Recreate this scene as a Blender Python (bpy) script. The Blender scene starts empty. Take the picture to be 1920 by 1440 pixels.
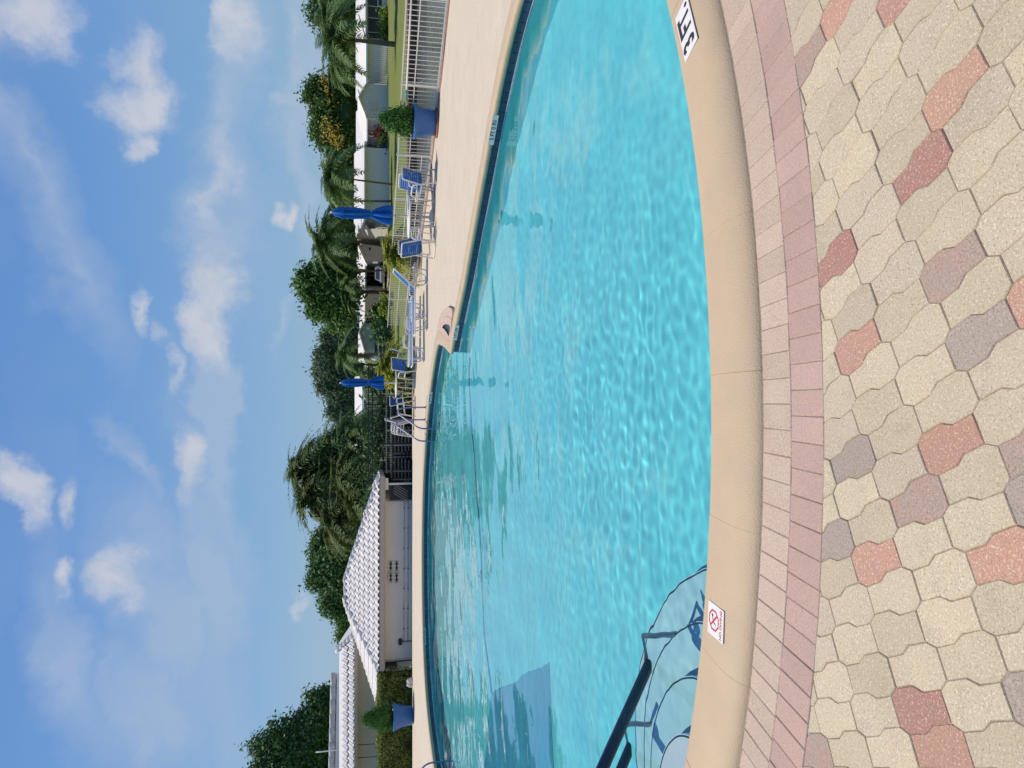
import bpy, bmesh, math, random
import numpy as np
from mathutils import Vector, Matrix
from mathutils.geometry import tessellate_polygon
sc = bpy.context.scene
COL = sc.collection
PI = math.pi
RNG = np.random.default_rng(11)
random.seed(5)

# ------------------------------------------------------------------ camera
H, FPX, VH = 1.65, 1400.0, 684.0
PITCH = math.atan((960 - VH) / FPX)
R_ = Vector((1, 0, 0)); F_ = Vector((0, math.cos(PITCH), -math.sin(PITCH))); D_ = Vector((0, -math.sin(PITCH), -math.cos(PITCH)))
cam = bpy.data.cameras.new('camera'); camo = bpy.data.objects.new('camera', cam); COL.objects.link(camo)
m4 = Matrix((D_, R_, -F_)).transposed().to_4x4(); m4.translation = (0, 0, H); camo.matrix_world = m4
cam.sensor_width = 36; cam.lens = FPX / 1920 * 36; cam.clip_start = 0.05; cam.clip_end = 6000
sc.camera = camo

def ray(x, y): return F_ + R_ * ((720 - y) / FPX) + D_ * ((x - 960) / FPX)
def G(x, y, z=0.0):
    d = ray(x, y); t = (z - H) / d.z
    return Vector((d.x * t, d.y * t, z))
def PD(x, y, Y):
    d = ray(x, y); t = Y / d.y
    return Vector((d.x * t, Y, H + d.z * t))

# ------------------------------------------------------------------ sun, sky, exposure
EL = math.radians(62); AZ = math.atan2(-0.86, 0.51)
SUN = Vector((math.sin(AZ) * math.cos(EL), math.cos(AZ) * math.cos(EL), math.sin(EL)))
sl = bpy.data.lights.new('sun', 'SUN'); sl.energy = 4.2; sl.angle = math.radians(0.53); sl.color = (1.0, 0.90, 0.75)
so = bpy.data.objects.new('sun', sl); COL.objects.link(so); so.rotation_euler = SUN.to_track_quat('Z', 'Y').to_euler()
sl.cycles.is_caustics_light = True
SKY_STRENGTH = 0.102
sc.view_settings.view_transform = 'Standard'; sc.view_settings.look = 'None'
sc.view_settings.exposure = 0.0; sc.view_settings.gamma = 1.0; sc.view_settings.use_curve_mapping = False
sc.cycles.use_denoising = True
sc.cycles.max_bounces = 10; sc.cycles.transmission_bounces = 8; sc.cycles.diffuse_bounces = 3; sc.cycles.glossy_bounces = 3
sc.cycles.caustics_reflective = False; sc.cycles.caustics_refractive = True; sc.cycles.sample_clamp_indirect = 5.0

world = bpy.data.worlds.new("World"); sc.world = world; world.use_nodes = True
def build_sky():
    nt = world.node_tree; N = nt.nodes; L = nt.links
    bg = N['Background']; bg.inputs[1].default_value = SKY_STRENGTH
    sky = N.new('ShaderNodeTexSky'); sky.sky_type = 'NISHITA'; sky.sun_disc = False
    sky.sun_elevation = EL; sky.sun_rotation = AZ; sky.altitude = 0; sky.air_density = 1.0; sky.dust_density = 0.6; sky.ozone_density = 3.0
    tc = N.new('ShaderNodeTexCoord')
    # hazy humid-air gradient over elevation
    sep = N.new('ShaderNodeSeparateXYZ'); L.new(tc.outputs['Generated'], sep.inputs[0])
    ramp = N.new('ShaderNodeValToRGB'); L.new(sep.outputs[2], ramp.inputs[0])
    e = ramp.color_ramp.elements
    e[0].position = 0.0; e[0].color = (2.8, 4.25, 5.9, 1)
    e[1].position = 0.62; e[1].color = (0.80, 2.05, 5.6, 1)
    q = e.new(0.12); q.color = (2.1, 3.95, 6.3, 1)
    q = e.new(0.30); q.color = (1.32, 3.1, 6.5, 1)
    mx = N.new('ShaderNodeMix'); mx.data_type = 'RGBA'; mx.inputs['Factor'].default_value = 0.8
    L.new(sky.outputs[0], mx.inputs['A']); L.new(ramp.outputs[0], mx.inputs['B'])
    # warp the view direction so cloud edges fray
    nz = N.new('ShaderNodeTexNoise'); nz.inputs['Scale'].default_value = 7; nz.inputs['Detail'].default_value = 6; nz.inputs['Roughness'].default_value = 0.6
    L.new(tc.outputs['Generated'], nz.inputs['Vector'])
    sub = N.new('ShaderNodeVectorMath'); sub.operation = 'SUBTRACT'; sub.inputs[1].default_value = (.5, .5, .5); L.new(nz.outputs['Color'], sub.inputs[0])
    scl = N.new('ShaderNodeVectorMath'); scl.operation = 'SCALE'; scl.inputs['Scale'].default_value = 0.16; L.new(sub.outputs[0], scl.inputs[0])
    add = N.new('ShaderNodeVectorMath'); add.operation = 'ADD'; L.new(tc.outputs['Generated'], add.inputs[0]); L.new(scl.outputs[0], add.inputs[1])
    nz2 = N.new('ShaderNodeTexNoise'); nz2.inputs['Scale'].default_value = 16; nz2.inputs['Detail'].default_value = 7; nz2.inputs['Roughness'].default_value = 0.62
    L.new(add.outputs[0], nz2.inputs['Vector'])
    nz3 = N.new('ShaderNodeTexNoise'); nz3.inputs['Scale'].default_value = 3.2; nz3.inputs['Detail'].default_value = 5; nz3.inputs['Roughness'].default_value = 0.55
    mpn = N.new('ShaderNodeMapping'); mpn.inputs['Scale'].default_value = (1, 1, 2.6); L.new(add.outputs[0], mpn.inputs[0]); L.new(mpn.outputs[0], nz3.inputs['Vector'])
    def math_(op, a, b=None, clamp=False):
        n = N.new('ShaderNodeMath'); n.operation = op; n.use_clamp = clamp
        for i, v in enumerate((a, b)):
            if v is None: continue
            if isinstance(v, (int, float)): n.inputs[i].default_value = v
            else: L.new(v, n.inputs[i])
        return n.outputs[0]
    # clouds seen that day: photo position, half height, half width, roll, strength
    CL = [(30, 30, 95, 105, 0, .95), (60, 60, 70, 50, 0, .6), (250, 120, 62, 75, .3, .85), (262, 185, 80, 62, 0, .85), (245, 250, 30, 45, 0, .7), (440, 30, 42, 80, .15, .8),
          (430, 70, 34, 45, .0, .6), (530, 90, 26, 170, -.06, .5), (410, 520, 52, 75, 0, .9), (405, 610, 48, 80, .08, 1.0), (425, 640, 36, 55, 0, .75), (400, 480, 40, 70, .2, .6), (415, 300, 40, 170, -.02, .5),
          (420, 400, 65, 180, .0, .42), (262, 590, 18, 75, .02, .75), (300, 645, 26, 40, .5, .5), (345, 690, 22, 60, .3, .5), (515, 375, 20, 34, 0, .8), (350, 865, 42, 72, 0, 1.0),
          (345, 895, 36, 45, 0, .7), (15, 930, 52, 95, 0, 1.0), (25, 900, 50, 60, .0, .7), (110, 960, 30, 55, 0, .75), (145, 1100, 36, 42, 0, .75), (248, 1090, 46, 66, .0, .95), (255, 1120, 36, 46, 0, .6),
          (535, 1128, 18, 24, 0, .6), (330, 1180, 90, 260, .35, .38), (290, 1330, 120, 160, .3, .38), (70, 330, 60, 260, .5, .34), (140, 520, 60, 220, .35, .32), (425, 830, 40, 340, 0, .42), (400, 1150, 60, 340, .10, .40), (440, 250, 45, 300, -.03, .40), (560, 300, 26, 260, 0, .3), (130, 1250, 60, 220, .3, .25),
          (240, 860, 26, 80, .4, .25), (520, 600, 12, 60, 0, .3), (430, 1000, 40, 200, .05, .3)]
    acc = None; veil = None
    for (x, y, hx, hy, roll, s) in CL:
        c = ray(x, y).normalized()
        right = R_ - c * R_.dot(c); right.normalize(); up = c.cross(-right) * 1.0
        up = right.cross(c); up.normalize()
        ca, sa = math.cos(roll), math.sin(roll)
        r2 = right * ca + up * sa; u2 = up * ca - right * sa
        M = Matrix((r2, c, u2)).transposed()
        mp = N.new('ShaderNodeMapping'); mp.vector_type = 'TEXTURE'
        mp.inputs['Location'].default_value = c; mp.inputs['Rotation'].default_value = M.to_euler('XYZ')
        k = c.dot(F_) / FPX
        mp.inputs['Scale'].default_value = (hy * k * 1.25, 0.6, hx * k * 1.25)
        L.new(add.outputs[0], mp.inputs[0])
        ln = N.new('ShaderNodeVectorMath'); ln.operation = 'LENGTH'; L.new(mp.outputs[0], ln.inputs[0])
        v = math_('SUBTRACT', 1.0, ln.outputs['Value'], True)
        if s >= .5:
            v = math_('MULTIPLY', v, s); acc = v if acc is None else math_('MAXIMUM', acc, v)
        else:
            v = math_('MULTIPLY', v, s * 2.6); veil = v if veil is None else math_('MAXIMUM', veil, v)
    # puffs: threshold against fine noise; veils: thin streaks
    t = math_('ADD', math_('MULTIPLY', acc, 1.55), math_('MULTIPLY', math_('SUBTRACT', nz2.outputs['Fac'], 0.5), 1.55))
    mr = N.new('ShaderNodeMapRange'); mr.interpolation_type = 'SMOOTHSTEP'; mr.inputs['From Min'].default_value = 0.04; mr.inputs['From Max'].default_value = 1.35; L.new(t, mr.inputs['Value'])
    puff = math_('MULTIPLY', mr.outputs[0], 0.84)
    gate = math_('MULTIPLY', acc, 3.2, True)
    puff = math_('MULTIPLY', puff, gate)
    st = N.new('ShaderNodeMapRange'); st.interpolation_type = 'SMOOTHSTEP'; st.inputs['From Min'].default_value = 0.38; st.inputs['From Max'].default_value = 0.72; L.new(nz3.outputs['Fac'], st.inputs['Value'])
    vv = math_('MULTIPLY', veil, math_('ADD', math_('MULTIPLY', st.outputs[0], 0.8), 0.55))
    allv = math_('ADD', math_('MULTIPLY', st.outputs[0], 0.11), vv)
    m1 = N.new('ShaderNodeMix'); m1.data_type = 'RGBA'; L.new(math_('MINIMUM', allv, .62), m1.inputs['Factor']); L.new(mx.outputs['Result'], m1.inputs['A']); m1.inputs['B'].default_value = (4.0, 4.95, 6.5, 1)
    # cloud body: lit tops, greyer cores
    cr = N.new('ShaderNodeMix'); cr.data_type = 'RGBA'; L.new(nz2.outputs['Fac'], cr.inputs['Factor']); cr.inputs['A'].default_value = (4.7, 5.15, 6.1, 1); cr.inputs['B'].default_value = (7.0, 6.9, 7.3, 1)
    m2 = N.new('ShaderNodeMix'); m2.data_type = 'RGBA'; L.new(puff, m2.inputs['Factor']); L.new(m1.outputs['Result'], m2.inputs['A']); L.new(cr.outputs['Result'], m2.inputs['B'])
    L.new(m2.outputs['Result'], bg.inputs[0])
build_sky()

# ------------------------------------------------------------------ materials
MATS = {}
def pmat(name, col, rough=.6, spec=.3, metal=0.0, var=0.0, scale=8.0, bump=0.0, bscale=60.0, trans=0.0, objvar=0.0, col2=None, speck=None, coord='Object', detail=5):
    """principled with noise colour variation, optional speckle aggregate, bump and per-object tint"""
    m = bpy.data.materials.new(name); m.use_nodes = True; nt = m.node_tree; N = nt.nodes; L = nt.links
    b = N['Principled BSDF']; b.inputs['Roughness'].default_value = rough; b.inputs['Specular IOR Level'].default_value = spec; b.inputs['Metallic'].default_value = metal
    if coord == 'World': src = N.new('ShaderNodeNewGeometry').outputs['Position']
    else: src = N.new('ShaderNodeTexCoord').outputs[coord]
    rgb = N.new('ShaderNodeRGB'); rgb.outputs[0].default_value = (*col, 1); out = rgb.outputs[0]
    if col2 is not None or var > 0:
        nz = N.new('ShaderNodeTexNoise'); nz.inputs['Scale'].default_value = scale; nz.inputs['Detail'].default_value = detail; nz.inputs['Roughness'].default_value = .6; L.new(src, nz.inputs['Vector'])
        mr = N.new('ShaderNodeMapRange'); mr.inputs['From Min'].default_value = .3; mr.inputs['From Max'].default_value = .7; L.new(nz.outputs['Fac'], mr.inputs['Value'])
        mx = N.new('ShaderNodeMix'); mx.data_type = 'RGBA'; L.new(mr.outputs[0], mx.inputs['Factor'])
        c2 = col2 if col2 is not None else tuple(c * (1 - var) for c in col)
        c1 = col if col2 is not None else tuple(min(1, c * (1 + var * .6)) for c in col)
        mx.inputs['A'].default_value = (*c1, 1); mx.inputs['B'].default_value = (*c2, 1); out = mx.outputs['Result']
    if speck is not None:
        for (sc_, lo, hi, cc, amt) in speck:
            n2 = N.new('ShaderNodeTexNoise'); n2.inputs['Scale'].default_value = sc_; n2.inputs['Detail'].default_value = 2; L.new(src, n2.inputs['Vector'])
            r2 = N.new('ShaderNodeMapRange'); r2.inputs['From Min'].default_value = lo; r2.inputs['From Max'].default_value = hi; r2.inputs['To Max'].default_value = amt; L.new(n2.outputs['Fac'], r2.inputs['Value'])
            m2 = N.new('ShaderNodeMix'); m2.data_type = 'RGBA'; L.new(r2.outputs[0], m2.inputs['Factor']); L.new(out, m2.inputs['A']); m2.inputs['B'].default_value = (*cc, 1); out = m2.outputs['Result']
    if objvar > 0:
        oi = N.new('ShaderNodeObjectInfo'); mr = N.new('ShaderNodeMapRange'); mr.inputs['To Min'].default_value = 1 - objvar; mr.inputs['To Max'].default_value = 1 + objvar; L.new(oi.outputs['Random'], mr.inputs['Value'])
        hs = N.new('ShaderNodeHueSaturation'); L.new(mr.outputs[0], hs.inputs['Value']); L.new(out, hs.inputs['Color']); out = hs.outputs[0]
    L.new(out, b.inputs['Base Color'])
    if bump > 0:
        nb = N.new('ShaderNodeTexNoise'); nb.inputs['Scale'].default_value = bscale; nb.inputs['Detail'].default_value = 4; L.new(src, nb.inputs['Vector'])
        bp = N.new('ShaderNodeBump'); bp.inputs['Strength'].default_value = bump; bp.inputs['Distance'].default_value = .01; L.new(nb.outputs['Fac'], bp.inputs['Height']); L.new(bp.outputs[0], b.inputs['Normal'])
    if trans > 0:
        tr = N.new('ShaderNodeBsdfTranslucent'); L.new(out, tr.inputs[0]); ms = N.new('ShaderNodeMixShader'); ms.inputs[0].default_value = trans
        L.new(b.outputs[0], ms.inputs[1]); L.new(tr.outputs[0], ms.inputs[2]); L.new(ms.outputs[0], N['Material Output'].inputs['Surface'])
    MATS[name] = m
    return m

def leafmat(name, c1, c2, rough=.5, trans=.3, c3=None):
    m = bpy.data.materials.new(name); m.use_nodes = True; nt = m.node_tree; N = nt.nodes; L = nt.links
    b = N['Principled BSDF']; b.inputs['Roughness'].default_value = min(.75, rough + .15); b.inputs['Specular IOR Level'].default_value = .2
    at = N.new('ShaderNodeAttribute'); at.attribute_name = 'tint'
    rp = N.new('ShaderNodeValToRGB'); rp.color_ramp.elements[0].color = (*c1, 1); rp.color_ramp.elements[1].color = (*c2, 1)
    if c3: e = rp.color_ramp.elements.new(.93); e.color = (*c2, 1); rp.color_ramp.elements[2].color = (*c3, 1)
    L.new(at.outputs['Fac'], rp.inputs[0])
    oi = N.new('ShaderNodeObjectInfo'); mr = N.new('ShaderNodeMapRange'); mr.inputs['To Min'].default_value = .8; mr.inputs['To Max'].default_value = 1.2; L.new(oi.outputs['Random'], mr.inputs['Value'])
    hs = N.new('ShaderNodeHueSaturation'); L.new(mr.outputs[0], hs.inputs['Value']); L.new(rp.outputs[0], hs.inputs['Color'])
    L.new(hs.outputs[0], b.inputs['Base Color'])
    tr = N.new('ShaderNodeBsdfTranslucent'); L.new(hs.outputs[0], tr.inputs[0]); ms = N.new('ShaderNodeMixShader'); ms.inputs[0].default_value = trans
    L.new(b.outputs[0], ms.inputs[1]); L.new(tr.outputs[0], ms.inputs[2]); L.new(ms.outputs[0], N['Material Output'].inputs['Surface'])
    return m

AGG = lambda d, l: [(1.7, .52, .74, (.34, .27, .18), .30), (9, .60, .78, (.30, .24, .17), .35), (150, .56, .66, d, .55), (125, .57, .66, l, .72), (330, .57, .68, l, .5)]
M_TAN = pmat('paver_tan', (.565, .47, .32), .85, .2, col2=(.52, .435, .30), scale=5, bump=.35, bscale=340, objvar=.09, speck=AGG((.25, .19, .12), (.72, .64, .48)), coord='World')
M_TAN2 = pmat('paver_tan_grey', (.545, .45, .32), .85, .2, col2=(.50, .415, .295), scale=5, bump=.35, bscale=340, objvar=.07, speck=AGG((.24, .18, .13), (.70, .62, .50)), coord='World')
M_RED = pmat('paver_red', (.50, .285, .20), .85, .2, col2=(.46, .265, .20), scale=6, bump=.4, bscale=340, objvar=.1, speck=AGG((.30, .14, .09), (.74, .55, .40)), coord='World')
M_DRED = pmat('paver_dark_red', (.40, .20, .155), .85, .2, col2=(.40, .215, .17), scale=6, bump=.4, bscale=340, speck=AGG((.22, .09, .07), (.66, .48, .38)), coord='World')
M_GREY = pmat('paver_grey', (.375, .31, .25), .85, .2, col2=(.395, .315, .26), scale=6, bump=.4, bscale=340, objvar=.06, speck=AGG((.13, .10, .095), (.52, .44, .38)), coord='World')
M_MIX = pmat('paver_mixed', (.38, .31, .25), .85, .2, col2=(.45, .295, .23), scale=9, detail=1, bump=.4, bscale=340, speck=AGG((.15, .10, .09), (.56, .42, .35)), coord='World')
M_BR1 = pmat('brick_pale_pink', (.54, .43, .335), .85, .2, col2=(.51, .385, .305), scale=7, bump=.35, bscale=300, objvar=.06, speck=[(1.6, .5, .75, (.40, .28, .2), .35), (140, .55, .66, (.33, .21, .15), .6), (150, .57, .67, (.72, .60, .46), .75)], coord='World')
M_BR2 = pmat('brick_rose', (.495, .34, .275), .85, .2, col2=(.45, .325, .275), scale=7, bump=.3, bscale=300, objvar=.08, speck=[(1.6, .5, .75, (.36, .25, .2), .35), (130, .55, .67, (.31, .17, .135), .5), (150, .58, .68, (.64, .48, .39), .65)], coord='World')
M_SAND = pmat('joint_sand', (.36, .29, .205), .95, .1, var=.3, scale=40, bump=.5, bscale=200, coord='World')
M_COP = pmat('coping_beige', (.575, .43, .275), .62, .3, col2=(.515, .39, .255), scale=3.5, bump=.3, bscale=130, speck=[(95, .68, .75, (.34, .24, .15), .55), (300, .6, .72, (.42, .32, .2), .35), (4, .55, .8, (.47, .37, .25), .4), (1.3, .5, .75, (.50, .40, .28), .35)], coord='World')
M_GROUT = pmat('coping_grout', (.50, .37, .235), .9, .1, var=.2)
M_PAD = pmat('pad_concrete', (.56, .42, .34), .8, .2, var=.1, scale=6, bump=.2, bscale=70)
def deck_material():
    m = pmat('deck_paving', (.645, .56, .435), .8, .25, col2=(.60, .515, .395), scale=.9, bump=0, coord='Object')
    nt = m.node_tree; N = nt.nodes; L = nt.links; b = N['Principled BSDF']
    tc = N.new('ShaderNodeTexCoord'); mp = N.new('ShaderNodeMapping'); mp.inputs['Rotation'].default_value = (0, 0, .12); L.new(tc.outputs['Object'], mp.inputs[0])
    br = N.new('ShaderNodeTexBrick'); br.inputs['Scale'].default_value = 1; br.inputs['Brick Width'].default_value = .22; br.inputs['Row Height'].default_value = .11; br.inputs['Mortar Size'].default_value = .006
    br.inputs['Color1'].default_value = (1, 1, 1, 1); br.inputs['Color2'].default_value = (.965, .96, .95, 1); br.inputs['Mortar'].default_value = (.87, .85, .82, 1); L.new(mp.outputs[0], br.inputs['Vector'])
    src = b.inputs['Base Color'].links[0].from_socket
    mu = N.new('ShaderNodeMix'); mu.data_type = 'RGBA'; mu.blend_type = 'MULTIPLY'; mu.inputs['Factor'].default_value = 1; L.new(src, mu.inputs['A']); L.new(br.outputs['Color'], mu.inputs['B'])
    nz = N.new('ShaderNodeTexNoise'); nz.inputs['Scale'].default_value = 2.2; nz.inputs['Detail'].default_value = 8; nz.inputs['Roughness'].default_value = .7; L.new(tc.outputs['Object'], nz.inputs['Vector'])
    mr = N.new('ShaderNodeMapRange'); mr.inputs['From Min'].default_value = .48; mr.inputs['From Max'].default_value = .75; mr.inputs['To Max'].default_value = .7; L.new(nz.outputs['Fac'], mr.inputs['Value'])
    m2 = N.new('ShaderNodeMix'); m2.data_type = 'RGBA'; L.new(mr.outputs[0], m2.inputs['Factor']); L.new(mu.outputs['Result'], m2.inputs['A']); m2.inputs['B'].default_value = (.52, .435, .33, 1)
    L.new(m2.outputs['Result'], b.inputs['Base Color'])
    bp = N.new('ShaderNodeBump'); bp.inputs['Strength'].default_value = .2; bp.inputs['Distance'].default_value = .004; L.new(br.outputs['Fac'], bp.inputs['Height']); bp.invert = True; L.new(bp.outputs[0], b.inputs['Normal'])
    return m
M_DECK = deck_material()
M_TILE = pmat('tile_navy', (.028, .050, .098), .22, .5, var=.25, scale=9, objvar=.22)
M_TGROUT = pmat('tile_grout', (.30, .32, .36), .8, .2, var=.2)
M_WLINE = pmat('waterline_pale', (.50, .49, .54), .7, .3, var=.25, scale=20)
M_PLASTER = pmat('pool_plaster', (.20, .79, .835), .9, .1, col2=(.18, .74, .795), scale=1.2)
M_PLASTER2 = pmat('dark_blue_plaster', (.095, .44, .60), .9, .1, col2=(.085, .41, .57), scale=1.2)
M_STEP = pmat('step_plaster', (.46, .76, .79), .85, .15, col2=(.42, .72, .755), scale=2)
M_STEPTOP = pmat('top_step_plaster', (.70, .80, .84), .85, .15, col2=(.66, .77, .81), scale=2)
M_LINE = pmat('depth_line_tile', (.03, .22, .36), .5, .4, var=.15)
M_VINYL = pmat('navy_vinyl', (.010, .022, .060), .42, .4, var=.2, scale=30)
M_STEEL = pmat('steel_grey', (.20, .20, .22), .32, .5, metal=.85, var=.15, scale=12)
M_STEELB = pmat('blue_vinyl_rail', (.24, .24, .38), .35, .5, metal=.25, var=.15, scale=12)
M_WHITE = pmat('white_paint', (.78, .76, .70), .5, .35, var=.06, scale=14)
M_ALU = pmat('fence_white', (.70, .68, .60), .5, .35, var=.1, scale=9)
M_STRAP = pmat('blue_strap', (.03, .185, .55), .38, .4, var=.12, scale=20, trans=.28)
M_STRAP2 = pmat('sky_blue_strap', (.030, .22, .56), .38, .4, var=.12, scale=20, trans=.25)
M_CANVAS = pmat('blue_canvas', (.008, .11, .40), .75, .2, col2=(.012, .15, .50), scale=10, bump=.15, bscale=120, trans=.12)
M_WOODP = pmat('pale_pole', (.70, .60, .42), .5, .3, var=.1)
M_POT = pmat('blue_glaze', (.04, .135, .36), .45, .4, col2=(.05, .16, .42), scale=5, bump=.1, bscale=20)
M_TERRA = pmat('terracotta', (.45, .16, .08), .85, .2, var=.2)
M_SOIL = pmat('soil', (.06, .045, .03), .95, .1, var=.3, scale=30)
M_BLACK = pmat('black_metal', (.012, .016, .018), .45, .4, var=.2)
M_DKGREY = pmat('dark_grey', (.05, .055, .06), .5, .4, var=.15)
M_WALLW = pmat('white_stucco', (.74, .72, .67), .85, .2, var=.05, scale=3, bump=.12, bscale=50)
M_WALLG = pmat('grey_stucco', (.64, .59, .53), .85, .2, var=.05, scale=2, bump=.12, bscale=50)
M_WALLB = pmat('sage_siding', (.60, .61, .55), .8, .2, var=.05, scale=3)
M_ROOFW = pmat('white_roof', (.74, .71, .66), .7, .25, var=.07, scale=.8, bump=.1, bscale=6)
M_TILEW = pmat('white_roof_tile', (.80, .76, .71), .7, .25, col2=(.72, .68, .64), scale=5, bump=.15, bscale=40, objvar=.07, speck=[(6, .62, .75, (.36, .34, .33), .5)])
M_FASCIA = pmat('fascia_beige', (.47, .40, .34), .7, .25, var=.06)
M_GLASS = pmat('dark_glass', (.03, .04, .045), .12, .6, var=.2)
M_SCREEN = pmat('porch_screen', (.06, .065, .075), .6, .3, var=.25, scale=3)
M_TEAL = pmat('teal_gutter', (.18, .40, .42), .5, .4, var=.1)
M_BARK = pmat('bark', (.14, .115, .09), .9, .1, var=.35, scale=12, bump=.5, bscale=30)
M_PALMB = pmat('palm_bark', (.20, .185, .165), .9, .1, var=.3, scale=14, bump=.6, bscale=24)
M_BANK = pmat('bank_soil', (.14, .085, .06), .95, .1, var=.4, scale=3, bump=.5, bscale=6)
M_CARS = pmat('silver_paint', (.42, .45, .48), .25, .5, metal=.5, var=.05)
M_CARB = pmat('dark_blue_paint', (.02, .03, .05), .2, .5, metal=.3, var=.05)
M_TYRE = pmat('tyre', (.012, .012, .013), .85, .2, var=.2)
M_REDP = pmat('red_sign', (.55, .03, .045), .6, .3, var=.08)
M_SIGNW = pmat('sign_white', (.74, .72, .68), .5, .35, var=.05, scale=20)
M_INK = pmat('sign_ink', (.035, .033, .033), .6, .3, var=.2)
M_HANDLE = pmat('teal_handle', (.02, .28, .36), .5, .4, var=.1)
M_FLAGGREY = pmat('cap_grey', (.55, .54, .52), .8, .2, var=.25, scale=4, bump=.3, bscale=12)
M_ROCK = pmat('pale_rock', (.62, .60, .56), .9, .1, var=.15, bump=.3, bscale=12)
M_FLOWER = leafmat('yellow_bloom', (.42, .30, .05), (.62, .44, .09), .6, .25)
M_REDLEAF = leafmat('red_leaf', (.16, .035, .02), (.30, .09, .05), .6, .25)
def grass_material():
    m = pmat('lawn_grass', (.145, .18, .045), .95, .1, col2=(.195, .21, .07), scale=.12, coord='Object', speck=[(.5, .55, .75, (.22, .22, .07), .5), (3, .5, .7, (.10, .17, .025), .5)], bump=.6, bscale=9)
    return m
M_GRASS = grass_material()

# ------------------------------------------------------------------ object helpers
def tag(o, label=None, cat=None, group=None, kind=None):
    if label: o['label'] = label
    if cat: o['category'] = cat
    if group: o['group'] = group
    if kind: o['kind'] = kind
    return o
def empty(name, loc=(0, 0, 0), rz=0.0):
    o = bpy.data.objects.new(name, None); COL.objects.link(o); o.location = loc; o.rotation_euler = (0, 0, rz); o.empty_display_size = .2
    return o
def link(name, me, parent=None):
    o = bpy.data.objects.new(name, me); COL.objects.link(o)
    if parent is not None: o.parent = parent
    return o
class MB:
    def __init__(s): s.v = []; s.f = []
    def add(s, vs, fs):
        k = len(s.v); s.v.extend([tuple(p) for p in vs]); s.f.extend([tuple(i + k for i in f) for f in fs]); return s
    def box(s, c, d, rz=0.0, ry=0.0, rx=0.0):
        hx, hy, hz = d[0] / 2, d[1] / 2, d[2] / 2
        M = Matrix.Rotation(rz, 3, 'Z') @ Matrix.Rotation(ry, 3, 'Y') @ Matrix.Rotation(rx, 3, 'X'); c = Vector(c)
        P = [c + M @ Vector((x, y, z)) for z in (-hz, hz) for (x, y) in ((-hx, -hy), (hx, -hy), (hx, hy), (-hx, hy))]
        return s.add(P, [(3, 2, 1, 0), (4, 5, 6, 7), (0, 1, 5, 4), (1, 2, 6, 5), (2, 3, 7, 6), (3, 0, 4, 7)])
    def tube(s, pts, r, n=8, cap=True):
        pts = [Vector(p) for p in pts]; m = len(pts); rr = r if isinstance(r, (list, tuple)) else [r] * m
        t0 = (pts[1] - pts[0]).normalized(); up = Vector((0, 0, 1)) if abs(t0.z) < .95 else Vector((1, 0, 0))
        nrm = (up - t0 * up.dot(t0)).normalized(); V = []; Fs = []
        for i in range(m):
            t = (pts[min(i + 1, m - 1)] - pts[max(i - 1, 0)]).normalized()
            nrm = (nrm - t * nrm.dot(t)); nrm.normalize(); bn = t.cross(nrm)
            for j in range(n):
                a = 2 * PI * j / n; V.append(pts[i] + (nrm * math.cos(a) + bn * math.sin(a)) * rr[i])
        for i in range(m - 1):
            for j in range(n):
                j2 = (j + 1) % n; Fs.append((i * n + j, i * n + j2, (i + 1) * n + j2, (i + 1) * n + j))
        if cap: Fs.append(tuple(range(n - 1, -1, -1))); Fs.append(tuple((m - 1) * n + j for j in range(n)))
        return s.add(V, Fs)
    def lathe(s, prof, n=24, c=(0, 0, 0), fold=None):
        V = []; Fs = []; m = len(prof)
        for i, (r, z) in enumerate(prof):
            for j in range(n):
                a = 2 * PI * j / n; q = r * (fold(a, i) if fold else 1); V.append((c[0] + q * math.cos(a), c[1] + q * math.sin(a), c[2] + z))
        for i in range(m - 1):
            for j in range(n):
                j2 = (j + 1) % n; Fs.append((i * n + j, i * n + j2, (i + 1) * n + j2, (i + 1) * n + j))
        Fs.append(tuple(range(n - 1, -1, -1))); Fs.append(tuple((m - 1) * n + j for j in range(n)))
        return s.add(V, Fs)
    def prism(s, poly, z0, z1):
        n = len(poly); V = [(p[0], p[1], z0) for p in poly] + [(p[0], p[1], z1) for p in poly]
        return s.add(V, [tuple(range(n - 1, -1, -1)), tuple(range(n, 2 * n))] + [(i, (i + 1) % n, n + (i + 1) % n, n + i) for i in range(n)])
    def mesh(s, name, mat=None, smooth=False):
        me = bpy.data.meshes.new(name); me.from_pydata(s.v, [], s.f)
        if mat: me.materials.append(mat)
        if smooth: me.shade_smooth()
        me.update(); return me
    def build(s, name, mat=None, parent=None, smooth=False): return link(name, s.mesh(name, mat, smooth), parent)
def npmesh(name, V, Fq, mat=None, smooth=False, tint=None):
    """quads (or tris) straight from numpy"""
    V = np.asarray(V, np.float32); Fq = np.asarray(Fq, np.int32); k = Fq.shape[1]
    me = bpy.data.meshes.new(name); me.vertices.add(len(V)); me.vertices.foreach_set('co', V.ravel())
    me.loops.add(Fq.size); me.loops.foreach_set('vertex_index', Fq.ravel()); me.polygons.add(len(Fq))
    me.polygons.foreach_set('loop_start', np.arange(0, Fq.size, k, dtype=np.int32)); me.polygons.foreach_set('loop_total', np.full(len(Fq), k, np.int32))
    if smooth: me.polygons.foreach_set('use_smooth', np.ones(len(Fq), bool))
    if tint is not None:
        a = me.attributes.new('tint', 'FLOAT', 'POINT'); a.data.foreach_set('value', np.asarray(tint, np.float32))
    me.update(); me.validate()
    if mat: me.materials.append(mat)
    return me
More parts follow.
